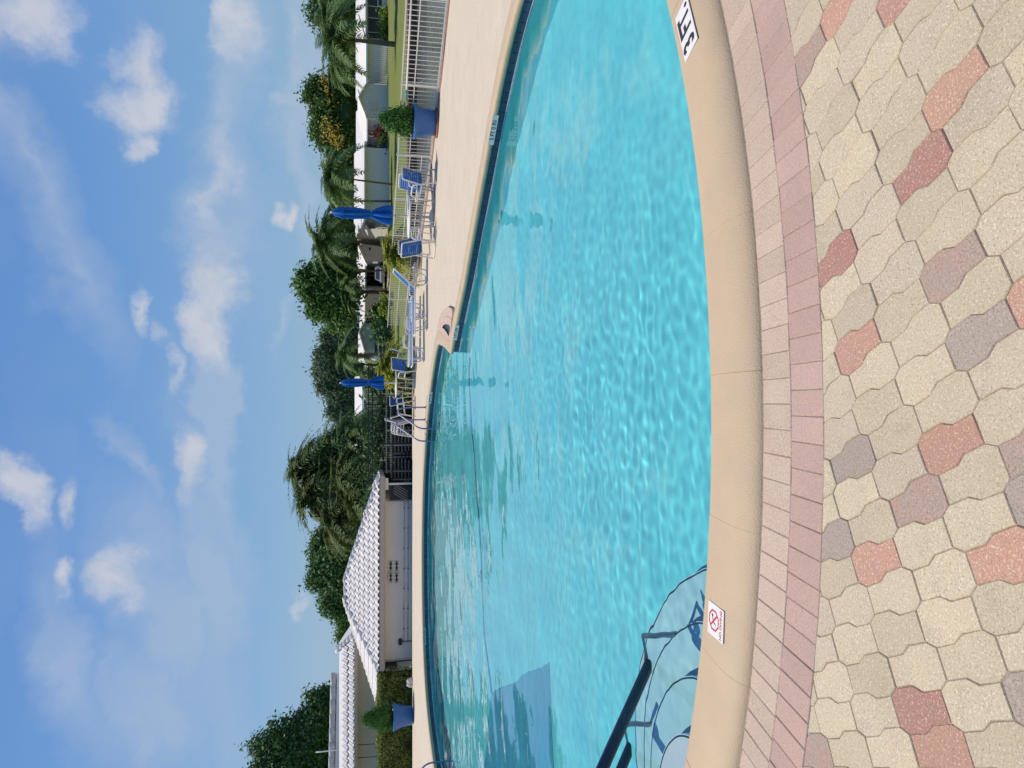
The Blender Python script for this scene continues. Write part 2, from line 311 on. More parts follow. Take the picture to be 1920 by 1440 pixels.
def fillet(pts, r=.05, n=4):
    P = [Vector(p) for p in pts]; out = [P[0]]
    for i in range(1, len(P) - 1):
        a, b, c = P[i - 1], P[i], P[i + 1]; d1 = (a - b); d2 = (c - b); q = min(r, d1.length * .45, d2.length * .45)
        s, e = b + d1.normalized() * q, b + d2.normalized() * q
        for k in range(n + 1):
            t = k / n; out.append(s * (1 - t) ** 2 + b * 2 * t * (1 - t) + e * t * t)
    out.append(P[-1]); return out
def copy_tree(o, parent=None):
    c = o.copy(); COL.objects.link(c)
    if parent is not None: c.parent = parent
    for ch in list(o.children): copy_tree(ch, c)
    return c
def text(name, body, size, mat, parent, loc, rot, extr=.0006, align='CENTER', bold=.012):
    cu = bpy.data.curves.new(name, 'FONT'); cu.body = body; cu.size = size; cu.extrude = extr; cu.align_x = align; cu.align_y = 'CENTER'; cu.materials.append(mat); cu.offset = size * bold
    tmp = bpy.data.objects.new('tmp', cu); COL.objects.link(tmp); dg = bpy.context.evaluated_depsgraph_get(); me = bpy.data.meshes.new_from_object(tmp.evaluated_get(dg)); me.name = name
    bpy.data.objects.remove(tmp); bpy.data.curves.remove(cu)
    o = bpy.data.objects.new(name, me); COL.objects.link(o); o.parent = parent; o.location = loc; o.rotation_euler = rot
    return o

# ================================================================== POOL OUTLINE (world coordinates of the coping's water edge)
ZC = 0.06; ZW = -0.125
PA = [(0.571, 14.25), (0.967, 13.617), (1.304, 12.977), (1.66, 12.289), (2.04, 11.68), (2.56, 10.82), (3.04, 10.03), (3.36, 9.52), (3.60, 9.08), (3.77, 8.72), (3.92, 8.33), (4.07, 7.80), (4.16, 7.0), (4.03, 6.1), (3.65, 5.2), (2.95, 4.42)]
PNEAR = []
for k in range(0, 25):
    th = math.radians(-62 - k * 2.6)       # near arc, right to left
    PNEAR.append((-0.215 + 5.16 * math.cos(th), 8.435 + 5.16 * math.sin(th)))
PB = [(-4.0, 5.06), (-5.1, 6.15), (-6.4, 8.0), (-7.6, 10.6), (-8.5, 13.6), (-8.95, 16.2), (-9.01, 17.54), (-8.89, 18.3), (-8.68, 19.15), (-8.32, 19.97), (-7.72, 20.66), (-6.95, 21.1), (-5.7, 21.42), (-4.3, 21.45), (-2.8, 21.08), (-1.9, 20.56), (-1.24, 20.06), (-.49, 19.3), (.12, 18.47), (.60, 17.62), (.83, 17.1), (.925, 16.65), (.905, 16.16), (.80, 15.5), (.68, 14.9), (0.571, 14.25)]
CTRL = PA + PNEAR + PB
def catmull(P, step=.04):
    P = [Vector((p[0], p[1])) for p in P]; out = []
    for i in range(len(P) - 1):
        p0 = P[i - 1] if i > 0 else P[0] * 2 - P[1]; p1, p2 = P[i], P[i + 1]; p3 = P[i + 2] if i + 2 < len(P) else P[-1] * 2 - P[-2]
        n = max(2, int((p2 - p1).length / step))
        for k in range(n):
            t = k / n; out.append(.5 * ((2 * p1) + (-p0 + p2) * t + (2 * p0 - 5 * p1 + 4 * p2 - p3) * t * t + (-p0 + 3 * p1 - 3 * p2 + p3) * t ** 3))
    out.append(P[-1]); return out
_raw = catmull(CTRL)
# resample to even spacing
RS = .05
def resample(P, ds):
    d = [0.0]
    for a, b in zip(P, P[1:]): d.append(d[-1] + (b - a).length)
    n = int(d[-1] / ds); A = np.array([[p.x, p.y] for p in P]); s = np.linspace(0, d[-1], n + 1)
    return np.stack([np.interp(s, d, A[:, 0]), np.interp(s, d, A[:, 1])], 1), s
OUT, OUTS = resample(_raw, RS)
# smooth, ends pinned
for _ in range(6):
    OUT[1:-1] = .25 * OUT[:-2] + .5 * OUT[1:-1] + .25 * OUT[2:]
TAN = np.gradient(OUT, axis=0); TAN /= np.linalg.norm(TAN, axis=1)[:, None]
# walking tip -> right -> near -> left -> far: pool is on the right hand... land on the left
NRM = np.stack([-TAN[:, 1], TAN[:, 0]], 1)
ctr = np.array([-2.5, 12.5])
if (NRM * (OUT - ctr)).sum() < 0: NRM = -NRM
tipn = NRM[0] + NRM[-1]; tipn /= np.linalg.norm(tipn); _k = 1 / max(.5, tipn.dot(NRM[0]))
NRM[0] = NRM[-1] = tipn * _k
def offs(i, o): return OUT[i] + NRM[i] * o
NP = len(OUT)
def inside(P, poly):
    x, y = P[:, 0], P[:, 1]; r = np.zeros(len(P), bool); n = len(poly); j = n - 1
    for i in range(n):
        xi, yi = poly[i]; xj, yj = poly[j]
        c = ((yi > y) != (yj > y)) & (x < (xj - xi) * (y - yi) / (yj - yi + 1e-12) + xi); r ^= c; j = i
    return r

# ------------------------------------------------------------------ ground, lawn, lake
ZG, ZL = -1.0, -1.5
FEN = [(8.85, 12.4), (7.616, 14.768), (5.654, 18.571), (3.666, 23.673), (2.05, 27.15)]
LAKE = [(28, -20), (11.6, 12.5), (10.0, 15.9), (7.9, 19.6), (5.7, 25.0), (4.4, 29.0), (3.9, 34), (3.7, 40), (4.3, 45.6), (9, 46.6), (30, 46.2), (90, 46.5), (90, -20)]
def tess(name, polys, z, mat, parent=None):
    tri = tessellate_polygon([[Vector((p[0], p[1], 0)) for p in pl] for pl in polys]); P = [p for pl in polys for p in pl]
    mb = MB(); mb.add([(p[0], p[1], z) for p in P], tri); o = mb.build(name, mat, parent)
    bm = bmesh.new(); bm.from_mesh(o.data)
    for f in bm.faces:
        if f.normal.z < 0: f.normal_flip()
    bm.to_mesh(o.data); bm.free(); return o
lawn = tess('lawn', [[(-900, -300), (900, -300), (900, 2500), (-900, 2500)], LAKE, [tuple(offs(i, .5)) for i in range(0, NP, 8)]], ZG, M_GRASS); tag(lawn, kind='structure')
mb = MB(); n = len(LAKE)
for i in range(n):
    a, b = LAKE[i], LAKE[(i + 1) % n]
    k = max(1, int(math.dist(a, b) / 1.2))
    for q in range(k):
        t0, t1 = q / k, (q + 1) / k; p0 = (a[0] + (b[0] - a[0]) * t0, a[1] + (b[1] - a[1]) * t0); p1 = (a[0] + (b[0] - a[0]) * t1, a[1] + (b[1] - a[1]) * t1)
        mb.add([(p0[0], p0[1], ZG + .01), (p1[0], p1[1], ZG + .01), (p1[0], p1[1], ZL - .4), (p0[0], p0[1], ZL - .4)], [(0, 1, 2, 3)])
tag(mb.build('lake_bank', M_BANK), kind='structure')
# brown bare strip along the far bank
tag(MB().box((47, 47.4, ZG + .006), (90, 1.9, .012)).build('bare_bank_strip', M_BANK), kind='structure')
def water_material(name, base, ior=1.33, rough=.02, bump=.12, scale=1.6):
    m = bpy.data.materials.new(name); m.use_nodes = True; nt = m.node_tree; N = nt.nodes; L = nt.links; b = N['Principled BSDF']
    b.inputs['Base Color'].default_value = (*base, 1); b.inputs['Roughness'].default_value = rough; b.inputs['IOR'].default_value = ior; b.inputs['Specular IOR Level'].default_value = .6
    tc = N.new('ShaderNodeTexCoord'); mp = N.new('ShaderNodeMapping'); mp.inputs['Scale'].default_value = (1, 1, 1); L.new(tc.outputs['Object'], mp.inputs[0])
    nz = N.new('ShaderNodeTexNoise'); nz.inputs['Scale'].default_value = scale; nz.inputs['Detail'].default_value = 3; L.new(mp.outputs[0], nz.inputs['Vector'])
    bp = N.new('ShaderNodeBump'); bp.inputs['Strength'].default_value = bump; bp.inputs['Distance'].default_value = .1; L.new(nz.outputs['Fac'], bp.inputs['Height']); L.new(bp.outputs[0], b.inputs['Normal'])
    return m
M_LAKE = water_material('lake_water', (.13, .14, .13), bump=.26, rough=.10, scale=2.2)
tag(tess('lake_water', [LAKE], ZL, M_LAKE), kind='structure')

# ------------------------------------------------------------------ pool deck
DECK_Y = 26.65
edge_in = [tuple(offs(i, .05)) for i in range(0, NP, 4)]
# outline index where the ring crosses the near paved area limits (right x=4.6 side is closed off by cutting at the first/last near points)
iR = min(range(NP), key=lambda i: math.dist(OUT[i], (3.65, 5.2))); iL = min(range(NP), key=lambda i: math.dist(OUT[i], (-5.1, 6.15)))
ring = [tuple(offs(i, .05)) for i in list(range(iL, NP, 3)) + list(range(0, iR + 1, 3))]
SIDE = [(9.1, 12.4), (7.85, 14.85), (5.9, 18.65), (3.9, 23.75), (2.2, 27.2)]
deck_poly = ring + [(3.95, 4.7), (5.4, 3.2), (5.4, -3), (9.2, -3)] + SIDE + [(2.2, DECK_Y + .5), (1.2, DECK_Y), (-24, DECK_Y), (-24, -3), (-6.2, -3), (-6.2, 5.2)]
deck = tess('pool_deck', [deck_poly], 0.0, M_DECK); tag(deck, kind='structure')
mb = MB()
EDGE = [(9.2, -3)] + SIDE + [(1.2, DECK_Y), (-24, DECK_Y)]
for a, b in zip(EDGE, EDGE[1:]):
    mb.add([(a[0], a[1], 0), (b[0], b[1], 0), (b[0], b[1], ZG - .1), (a[0], a[1], ZG - .1)], [(0, 1, 2, 3)])
tag(mb.build('deck_retaining_wall', M_WALLG), kind='structure')

# bedding under the near pavers
bed_poly = [tuple(offs(i, .05)) for i in range(iR, iL + 1, 3)] + [(-6.2, 5.2), (-6.2, -3), (5.4, -3), (5.4, 3.2), (3.95, 4.7)]
patio = tess('paved_patio', [bed_poly], -.0042, M_SAND); tag(patio, kind='structure')

# ------------------------------------------------------------------ pool shell
pool = empty('swimming_pool'); tag(pool, kind='structure')
def floor_depth(X, Y):
    d = .92 + np.clip((Y - 4.0) / 15, 0, 1) * .62
    return -d - .125
gx = np.arange(-9.4, 4.6, .25); gy = np.arange(2.9, 21.9, .25); X, Y = np.meshgrid(gx, gy)
DARK_POLY = [(-3.14, 8.2), (-4.1, 7.95), (-6.4, 7.6), (-8.2, 10.2), (-8.8, 13.4), (-6.6, 12.5), (-4.97, 11.8)]
Z = floor_depth(X, Y); P = np.stack([X.ravel(), Y.ravel()], 1)
big = [tuple(offs(i, .22)) for i in range(0, NP, 4)]
keep = inside(P, big).reshape(X.shape)
idx = np.arange(X.size).reshape(X.shape)
cellk = keep[:-1, :-1] | keep[1:, :-1] | keep[:-1, 1:] | keep[1:, 1:]
FQ = np.stack([idx[:-1, :-1], idx[:-1, 1:], idx[1:, 1:], idx[1:, :-1]], -1)[cellk]
pf = link('pool_floor', npmesh('pool_floor', np.stack([X, Y, Z], -1).reshape(-1, 3), FQ, M_PLASTER, True), pool)
# darker blue panel lying just above the pool floor
hz = float(floor_depth(np.array([0.]), np.array([14.]))[0])
def drape(poly, lift, mat, name):
    tri_o = tess(name, [poly], 0, mat, pool)
    bm = bmesh.new(); bm.from_mesh(tri_o.data)
    for _ in range(3): bmesh.ops.subdivide_edges(bm, edges=[e for e in bm.edges if e.calc_length() > .5], cuts=1, use_grid_fill=True)
    for v in bm.verts: v.co.z = float(floor_depth(np.array([v.co.x]), np.array([v.co.y]))[0]) + lift
    bm.to_mesh(tri_o.data); bm.free(); return tri_o
dark_panel = drape(DARK_POLY, .012, M_PLASTER2, 'dark_floor_panel')
def strip(pts, w):
    P = [Vector(p) for p in pts]; L_, R2 = [], []
    for i in range(len(P)):
        t = (P[min(i + 1, len(P) - 1)] - P[max(i - 1, 0)]).normalized(); nn = Vector((-t.y, t.x)); L_.append(tuple(P[i] + nn * w / 2)); R2.append(tuple(P[i] - nn * w / 2))
    return L_ + R2[::-1]
line_pts = catmull([(.5, 14.25), (.0, 14.35), (-1.3, 13.75), (-2.4, 13.1), (-4.2, 12.5), (-4.97, 11.8)], .5)
dl = drape(strip(line_pts, .10), .02, M_LINE, 'depth_break_line')
# wall below the tile band
nV = []; nF = []
for i in range(0, NP, 2):
    p = offs(i, .03); zz = -1.95
    nV += [(p[0], p[1], -.172), (p[0], p[1], zz)]
kk = len(nV) // 2
for i in range(kk): 
    j = (i + 1) % kk; nF.append((2 * i, 2 * j, 2 * j + 1, 2 * i + 1))
mb = MB(); mb.add(nV, nF); pw = mb.build('pool_wall', M_PLASTER, pool, True)
# backing behind tiles
nV = []; nF = []
for i in range(0, NP, 2):
    p = offs(i, .0375); nV += [(p[0], p[1], .0), (p[0], p[1], -.176)]
for i in range(kk):
    j = (i + 1) % kk; nF.append((2 * i, 2 * j, 2 * j + 1, 2 * i + 1))
mb = MB(); mb.add(nV, nF); tg = mb.build('tile_grout', M_TGROUT, pool, True)
# thin pale strip along the waterline
def ring_strip(i0, i1, o0, z0, z1, name, mat, o1=None):
    V = []; Fs = []; o1 = o0 if o1 is None else o1
    for i in range(i0, i1): 
        p = offs(i, o0); q = offs(i, o1); V += [(p[0], p[1], z0), (q[0], q[1], z1)]
    m_ = len(V) // 2
    for i in range(m_ - 1): Fs.append((2 * i, 2 * i + 2, 2 * i + 3, 2 * i + 1))
    b = MB(); b.add(V, Fs); return b.build(name, mat, pool, True)
ring_strip(1, NP - 1, .0255, ZW + .012, ZW - .004, 'waterline_strip', M_WLINE)
# waterline tiles on the stretch of wall that faces the viewer
TILE = .152
mb = MB().box((0, 0, 0), (TILE - .006, .011, TILE - .006)); tile_me = mb.mesh('waterline_tile', M_TILE)
iT0 = min(range(NP), key=lambda i: math.dist(OUT[i], (4.12, 7.0)))
def arc_positions(i0, i1, step):
    """points every `step` metres between outline indices (i0 -> i1 increasing)"""
    s0, s1 = OUTS[i0], OUTS[min(i1, NP - 1)]; n = int((s1 - s0) / step); ds = RS
    for k in range(n):
        s = s0 + (k + .5) * step; i = min(NP - 1, max(0, int(round(s / OUTS[-1] * (NP - 1))))); f = s / OUTS[-1] * (NP - 1)
        a = int(math.floor(f)); b = min(a + 1, NP - 1); t = f - a
        p = OUT[a] * (1 - t) + OUT[b] * t; nn = NRM[a] * (1 - t) + NRM[b] * t; nn = nn / np.linalg.norm(nn)
        yield p, nn
iT1 = min(range(NP), key=lambda i: math.dist(OUT[i], (-8.75, 14.9)))
cnt = 0
for (i0, i1) in ((1, iT0), (iT1, NP - 2)):
    for p, nn in arc_positions(i0, i1, TILE):
        o = link('waterline_tile', tile_me, pool); q = p + nn * .0335; o.location = (q[0], q[1], -.020 - TILE / 2); o.rotation_euler = (0, 0, math.atan2(nn[1], nn[0]) + PI / 2); cnt += 1
# rest of the band (turned away from the viewer) in one piece
ring_strip(iT0, iT1, .030, -.02, -.172, 'unseen_tile_band', M_TILE)['kind'] = 'stuff'

# coping stones
PROF = [(.045, -.02), (.012, -.018), (.0, -.004), (0, .030), (.006, .046), (.020, .056), (.042, .060), (.11, .0612)] + [(.175 + .21 * math.sin(t), -.022 + .083 * math.cos(t)) for t in np.linspace(0, PI / 2, 11)] + [(.385, -.04)]
def coping_stone(i0, i1):
    n = i1 - i0 + 1; V = []; Fs = []; m_ = len(PROF)
    for q in range(n):
        i = i0 + q; e = (.0009 if q == 0 else (-.0009 if q == n - 1 else 0))
        for (o, z) in PROF:
            p = offs(i, o); V.append((p[0] + TAN[i][0] * e, p[1] + TAN[i][1] * e, z))
    for q in range(n - 1):
        for k in range(m_ - 1): Fs.append((q * m_ + k, q * m_ + k + 1, (q + 1) * m_ + k + 1, (q + 1) * m_ + k))
    Fs.append(tuple(range(m_))); Fs.append(tuple((n - 1) * m_ + k for k in range(m_ - 1, -1, -1)))
    b = MB(); b.add(V, Fs); me = b.mesh('coping_stone', M_COP, True)
    o = link('coping_stone', me, pool)
    bm = bmesh.new(); bm.from_mesh(me); bmesh.ops.recalc_face_normals(bm, faces=bm.faces)
    for e in bm.edges:
        if len(e.link_faces) == 2 and e.link_faces[0].normal.angle(e.link_faces[1].normal, 0) > 1.0: e.smooth = False
    bm.to_mesh(me); bm.free()
    o.location = (random.uniform(-.001, .001), random.uniform(-.001, .001), random.uniform(-.0003, .0015)); return o
SEG = 13
i = 0
while i < NP - 1:
    j = min(NP - 1, i + SEG)
    if NP - 1 - j < 4: j = NP - 1
    coping_stone(i, j); i = j
# mortar under the coping joints
V = []; Fs = []
MP = [(o + (.0014 if o < .03 else (-.0008 if o > .3 else 0)), z - .0013) for o, z in PROF[2:]]; mm = len(MP)
for i in range(0, NP):
    for (o, z) in MP:
        p = offs(i, o); V.append((p[0], p[1], z))
m_ = len(V) // mm
for a in range(m_ - 1):
    for k in range(mm - 1): Fs.append((a * mm + k, a * mm + k + 1, (a + 1) * mm + k + 1, (a + 1) * mm + k))
mb = MB(); mb.add(V, Fs); mb.build('coping_mortar', M_GROUT, pool, True)

# ------------------------------------------------------------------ pool water: a real rippled surface
def waves(X, Y):
    Z = np.zeros_like(X); r = np.random.default_rng(21)
    # patches of livelier and calmer water
    env = .62 + .38 * np.sin(.55 * X + .3 * np.sin(.4 * Y) + 2.0) * np.sin(.48 * Y + .4 * np.sin(.5 * X) + 4.1)
    env = env * (.52 + .9 * np.exp(-((X + .7) / 1.9) ** 2 - ((Y - 5.0) / 2.4) ** 2)) + .12 * np.clip((Y - 8) / 8, 0, 1)
    for (l0, l1, C, n, e) in ((.085, .21, .185, 44, env), (.28, .8, .05, 26, .5 + .5 * env), (.9, 2.0, .025, 10, 1.0)):
        for i in range(n):
            lam = l0 * (l1 / l0) ** r.random(); k = 2 * PI / lam; a = (-.9 + r.normal() * .9) if r.random() < .55 else r.random() * 2 * PI
            amp = C / (.275 * k * k) * math.sqrt(2 / n) * (.6 + .8 * r.random()); ph = r.random() * 2 * PI
            wob = .5 * np.sin(1.1 * X + 1.5 * Y + ph * 3) + .5 * np.sin(2.3 * X - 1.2 * Y + ph)
            Z += amp * np.sin(k * (X * math.cos(a) + Y * math.sin(a)) + ph + wob) * e
    return Z
def water_grid():
    ys = [2.9]
    while ys[-1] < 21.9: ys.append(ys[-1] + .017 + .0024 * max(0, ys[-1] - 4.5))
    ys = np.array(ys); xs = np.arange(-9.4, 4.6, .021); X, Y = np.meshgrid(xs, ys); Z = waves(X, Y) + ZW
    keep = inside(np.stack([X.ravel(), Y.ravel()], 1), [tuple(offs(i, .07)) for i in range(0, NP, 4)]).reshape(X.shape)
    idx = np.arange(X.size).reshape(X.shape); ck = keep[:-1, :-1] & keep[1:, :-1] & keep[:-1, 1:] & keep[1:, 1:]
    FQ = np.stack([idx[:-1, :-1], idx[:-1, 1:], idx[1:, 1:], idx[1:, :-1]], -1)[ck]
    used = np.unique(FQ); remap = np.zeros(X.size, np.int32); remap[used] = np.arange(len(used))
    V = np.stack([X, Y, Z], -1).reshape(-1, 3)[used]
    return V, remap[FQ]
M_WATER = bpy.data.materials.new('pool_water'); M_WATER.use_nodes = True
b = M_WATER.node_tree.nodes['Principled BSDF']; b.inputs['Base Color'].default_value = (.86, .98, 1, 1); b.inputs['Roughness'].default_value = 0; b.inputs['Transmission Weight'].default_value = 1; b.inputs['IOR'].default_value = 1.33
V, FQ = water_grid()
pwat = link('pool_water', npmesh('pool_water', V, FQ, M_WATER, True)); tag(pwat, kind='structure'); pwat.cycles.is_caustics_caster = True

# ------------------------------------------------------------------ entry steps under water (half rounds, each one a tread of its own)
SC = Vector((-2.65, 3.92))
def step(r, ztop, zbot, lip=True):
    mb = MB(); pts = [(SC.x + r * math.cos(a), SC.y + r * math.sin(a)) for a in np.linspace(-.6, 2.6, 40)]
    poly = [(SC.x - .3, SC.y - .5)] + pts
    mb.prism(poly, zbot, ztop); o = mb.build('entry_step', M_STEPTOP if r < .7 else M_STEP, pool)
    e = MB(); e.tube([(SC.x + (r - .012) * math.cos(a), SC.y + (r - .012) * math.sin(a), ztop + .0005) for a in np.linspace(-.55, 2.5, 40)], .006, 6); e.build('step_edge_shade', M_TILE, pool)  # dark tube along the tread edge, standing in for the riser's shade
    o.cycles.is_caustics_receiver = True
    return o
for r, zt in ((.62, -.33), (.93, -.53), (1.24, -.73), (1.56, -.93)): step(r, zt, -1.6)
for o in (pf, pw, dark_panel, dl, tg): o.cycles.is_caustics_receiver = True

# ------------------------------------------------------------------ border bricks: two soldier rows along the coping
O0, O1, O2 = .388, .598, .812          # offsets of the rows from the coping's water edge
def along(sv, o):
    f = sv / OUTS[-1] * (NP - 1); a = int(max(0, min(NP - 2, math.floor(f)))); t = f - a; p = OUT[a] * (1 - t) + OUT[a + 1] * t; n_ = NRM[a] * (1 - t) + NRM[a + 1] * t; n_ = n_ / np.linalg.norm(n_)
    return p + n_ * o
def brick_shape(s0, s1, o0, o1, name, mat):
    g = .0011; m_ = .003; V = []
    for (ra, z) in ((g, -.05), (g, -.003), (m_ + g, 0.0)):
        for (o, sv) in ((o0 + ra, s0 + ra), (o1 - ra, s0 + ra), (o1 - ra, s1 - ra), (o0 + ra, s1 - ra)):
            p = along(sv, o); V.append((p[0], p[1], z))
    F4 = [(8, 9, 10, 11)]
    for k in (0, 4):
        for j in range(4): F4.append((k + j, k + (j + 1) % 4, k + 4 + (j + 1) % 4, k + 4 + j))
    c = sum((Vector(v) for v in V[8:]), Vector()) / 4
    b = MB(); b.add([Vector(v) - c for v in V], F4); me = b.mesh(name, mat)
    bm = bmesh.new(); bm.from_mesh(me); bmesh.ops.recalc_face_normals(bm, faces=bm.faces); bm.to_mesh(me); bm.free()
    o = link(name, me, patio); o.location = (c.x, c.y, c.z + random.uniform(-.0016, .0012)); o.rotation_euler = (random.uniform(-.008, .008), random.uniform(-.008, .008), random.uniform(-.004, .004)); return o
for (oa, ob, mat, ph) in ((O0, O1, M_BR1, 0.0), (O1, O2, M_BR2, .4)):
    sv = OUTS[iR] + .05 + .04 * ph
    while sv < OUTS[iL] - .1:
        w = .1055 / (1 + (oa + ob) / 2 / 5.16) * (1 + random.uniform(-.035, .035)); brick_shape(sv, sv + w, oa, ob, 'border_brick', mat); sv += w

# ------------------------------------------------------------------ interlocking pavers
LO = Vector((-0.78070, 2.45613)); LA = Vector((0.10406, -0.20941)); LB = Vector((-0.20170, -0.10109))
PW = LA.length; PS = LB.length / 2; ua = LA.normalized(); ub = -LB.normalized()
pa, pb, pc, pj = .595 * PS, .405 * PS, .078 * PW, .085 * PW
POLY = [(-PW / 2 + pc, -pb), (-pj, -pb), (pj, -pa), (PW / 2 - pc, -pa), (PW / 2 + pc, -pb), (PW / 2 + pc, pb), (PW / 2 - pc, pa), (pj, pa), (-pj, pb), (-PW / 2 + pc, pb)]
def inset(poly, d):
    n = len(poly); out = []
    for i in range(n):
        p0, p1, p2 = (Vector(poly[(i + k) % n]) for k in (-1, 0, 1)); d1 = (p1 - p0).normalized(); d2 = (p2 - p1).normalized()
        n1 = Vector((-d1.y, d1.x)); n2 = Vector((-d2.y, d2.x)); b = (n1 + n2); b = b / max(.35, b.dot(n1)); out.append(p1 + b * d)
    return out
def paver_mesh(mat, flip, seed=0):
    poly = [(-x, y) for (x, y) in POLY][::-1] if flip else POLY
    jr = random.Random(seed * 7 + flip)
    poly = [(p[0] + jr.uniform(-.0012, .0012), p[1] + jr.uniform(-.0012, .0012)) for p in poly]
    o0 = inset(poly, .0011); o1 = inset(poly, .0036); n = len(poly); V = []
    for ring_, z in ((o0, -.05), (o0, -.0032), (o1, 0.0)): V += [(*(ua * p[0] + ub * p[1]), z) for p in ring_]
    F4 = [tuple(2 * n + i for i in range(n))]
    for k in (0, n):
        for j in range(n): F4.append((k + j, k + (j + 1) % n, k + n + (j + 1) % n, k + n + j))
    b = MB(); b.add(V, F4); me = b.mesh('paver', mat)
    bm = bmesh.new(); bm.from_mesh(me); bmesh.ops.recalc_face_normals(bm, faces=bm.faces); bm.to_mesh(me); bm.free(); return me
PMATS = {'tan': M_TAN, 'tan2': M_TAN2, 'red': M_RED, 'dred': M_DRED, 'grey': M_GREY, 'mix': M_MIX}
PME = {(k, f, q): paver_mesh(m, f, q) for k, m in PMATS.items() for f in (0, 1) for q in range(4)}
COLOURED = [(1570, 37, 'red'), (1527, 93, 'mix'), (1680, 20, 'red'), (1790, 170, 'red'), (1730, 307, 'dred'), (1577, 470, 'dred'), (1783, 500, 'mix'), (1910, 567, 'red'), (1837, 627, 'grey'), (1610, 647, 'red'),
            (1783, 827, 'red'), (1600, 853, 'grey'), (1903, 857, 'mix'), (1727, 925, 'mix'), (1910, 935, 'grey'), (1568, 1010, 'grey'), (1643, 1050, 'red'), (1870, 1050, 'red'), (1733, 1337, 'dred'), (1767, 1403, 'red'), (1530, 1397, 'mix')]
cells = []
for mI in range(-24, 36):
    for nI in range(-36, 36):
        T = LO + LA * mI + LB * nI
        for fl, c in ((0, T - LA * .5 + LB * .25), (1, T - LA * .5 + LB * .75)):
            if c.y < -2.7: continue
            if not inside(np.array([[c.x + .14, c.y], [c.x - .14, c.y], [c.x, c.y + .14], [c.x, c.y - .14]]), bed_poly).all(): continue
            ii = iR + int(np.argmin(((OUT[iR:iL + 1] - np.array([c.x, c.y])) ** 2).sum(1))); d = float(NRM[ii].dot(np.array([c.x, c.y]) - OUT[ii]))
            if d < O2 - .14: continue
            cells.append((c, fl, d, ii))
kinds = {}
for (x, y, k) in COLOURED:
    g = G(x, y); j = min(range(len(cells)), key=lambda i: (cells[i][0] - Vector((g.x, g.y))).length)
    kinds[j] = k
rp = random.Random(9)
far_mb = {k: [] for k in PMATS}
order = sorted(range(len(cells)), key=lambda i: (cells[i][0] - Vector((0, 2.05))).length)
nparts = 0
stuffV = {k: MB() for k in PMATS}
for rank, i in enumerate(order):
    c, fl, d, ii = cells[i]
    k = kinds.get(i)
    if k is None:
        g_in = (abs(c.x) < .62 * (c.y + .3)) and c.y > 1.55
        u = rp.random(); k = ('tan' if u < .74 else 'tan2') if (g_in or u < .8) else rp.choice(['red', 'mix', 'grey', 'dred'])
    me = PME[(k, fl, rp.randrange(4))]
    cut = d < O2 + .17
    if cut:
        me = me.copy(); bm = bmesh.new(); bm.from_mesh(me); nn = Vector(NRM[ii]).normalized(); p0 = Vector(OUT[ii]) + nn * (O2 + .0025) - c
        bmesh.ops.bisect_plane(bm, geom=bm.verts[:] + bm.edges[:] + bm.faces[:], plane_co=(p0.x, p0.y, 0), plane_no=(nn.x, nn.y, 0), clear_inner=True)
        if len(bm.faces) < 3: bm.free(); continue
        bmesh.ops.holes_fill(bm, edges=[e for e in bm.edges if e.is_boundary and abs(e.verts[0].co.z - e.verts[1].co.z) < 1], sides=0); bm.to_mesh(me); bm.free()
        if not len(me.polygons): continue
    if rank < 292 or (cut and nparts < 296):
        o = link('paver', me, patio); o.location = (c.x + rp.uniform(-.0006, .0006), c.y + rp.uniform(-.0006, .0006), rp.uniform(-.0016, .0010)); o.rotation_euler = (rp.uniform(-.007, .007), rp.uniform(-.007, .007), rp.uniform(-.006, .006)); nparts += 1
    else:
        b = stuffV[k]; b.add([(v.co.x + c.x, v.co.y + c.y, v.co.z) for v in me.vertices], [tuple(p.vertices) for p in me.polygons])
for k, b in stuffV.items():
    if b.f: b.build('outer_pavers', PMATS[k], patio)['kind'] = 'stuff'

# ------------------------------------------------------------------ signs on the coping and wall
def flat_sign(name, corner_a, ax, ay, w, h, z, label, group=None, cat='sign tile'):
    t = empty(name, (*corner_a, z)); t.rotation_euler = (0, 0, math.atan2(ax[1], ax[0])); tag(t, label, cat, group)
    MB().box((w / 2, h / 2, .0018), (w, h, .0036)).build('plate', M_SIGNW, t); return t
# 3 FT. tile
A_ = Vector((1.652, 3.340)); ang = math.radians(24)
t = flat_sign('depth_marker', (1.680, 3.384), (math.cos(ang), math.sin(ang)), None, .305, .152, ZC + .002, 'white depth marker tile reading 3 FT. in black on the near coping')
lt = text('lettering', '3 FT.', .168, M_INK, t, (.155, .074, .0040), (0, 0, 0), bold=.03); lt.scale = (.74, 1, 1)
# NO DIVING tile
ang2 = math.radians(-4)
t = flat_sign('no_diving_marker', (-1.176, 3.122), (math.cos(ang2), math.sin(ang2)), None, .152, .152, ZC + .002, 'white square tile with a red no diving symbol on the near coping')
text('lettering', 'NO DIVING', .0265, M_REDP, t, (.076, .024, .0040), (0, 0, 0))
def octring(r0, r1, cx, cy):
    b = MB(); V = []; 
    for r in (r0, r1): V += [(cx + r * math.cos(PI / 8 + k * PI / 4), cy + r * math.sin(PI / 8 + k * PI / 4), .0042) for k in range(8)]
    V += [(v[0], v[1], .0037) for v in V]
    return b.add(V, [(k, (k + 1) % 8, 8 + (k + 1) % 8, 8 + k) for k in range(8)] + [(16 + k, 24 + k, 24 + (k + 1) % 8, 16 + (k + 1) % 8) for k in range(8)])
b = octring(.043, .052, .076, .092); b.build('prohibition_ring', M_REDP, t)
MB().box((.076, .092, .0040), (.010, .090, .0006), rz=math.radians(45)).build('slash', M_REDP, t)
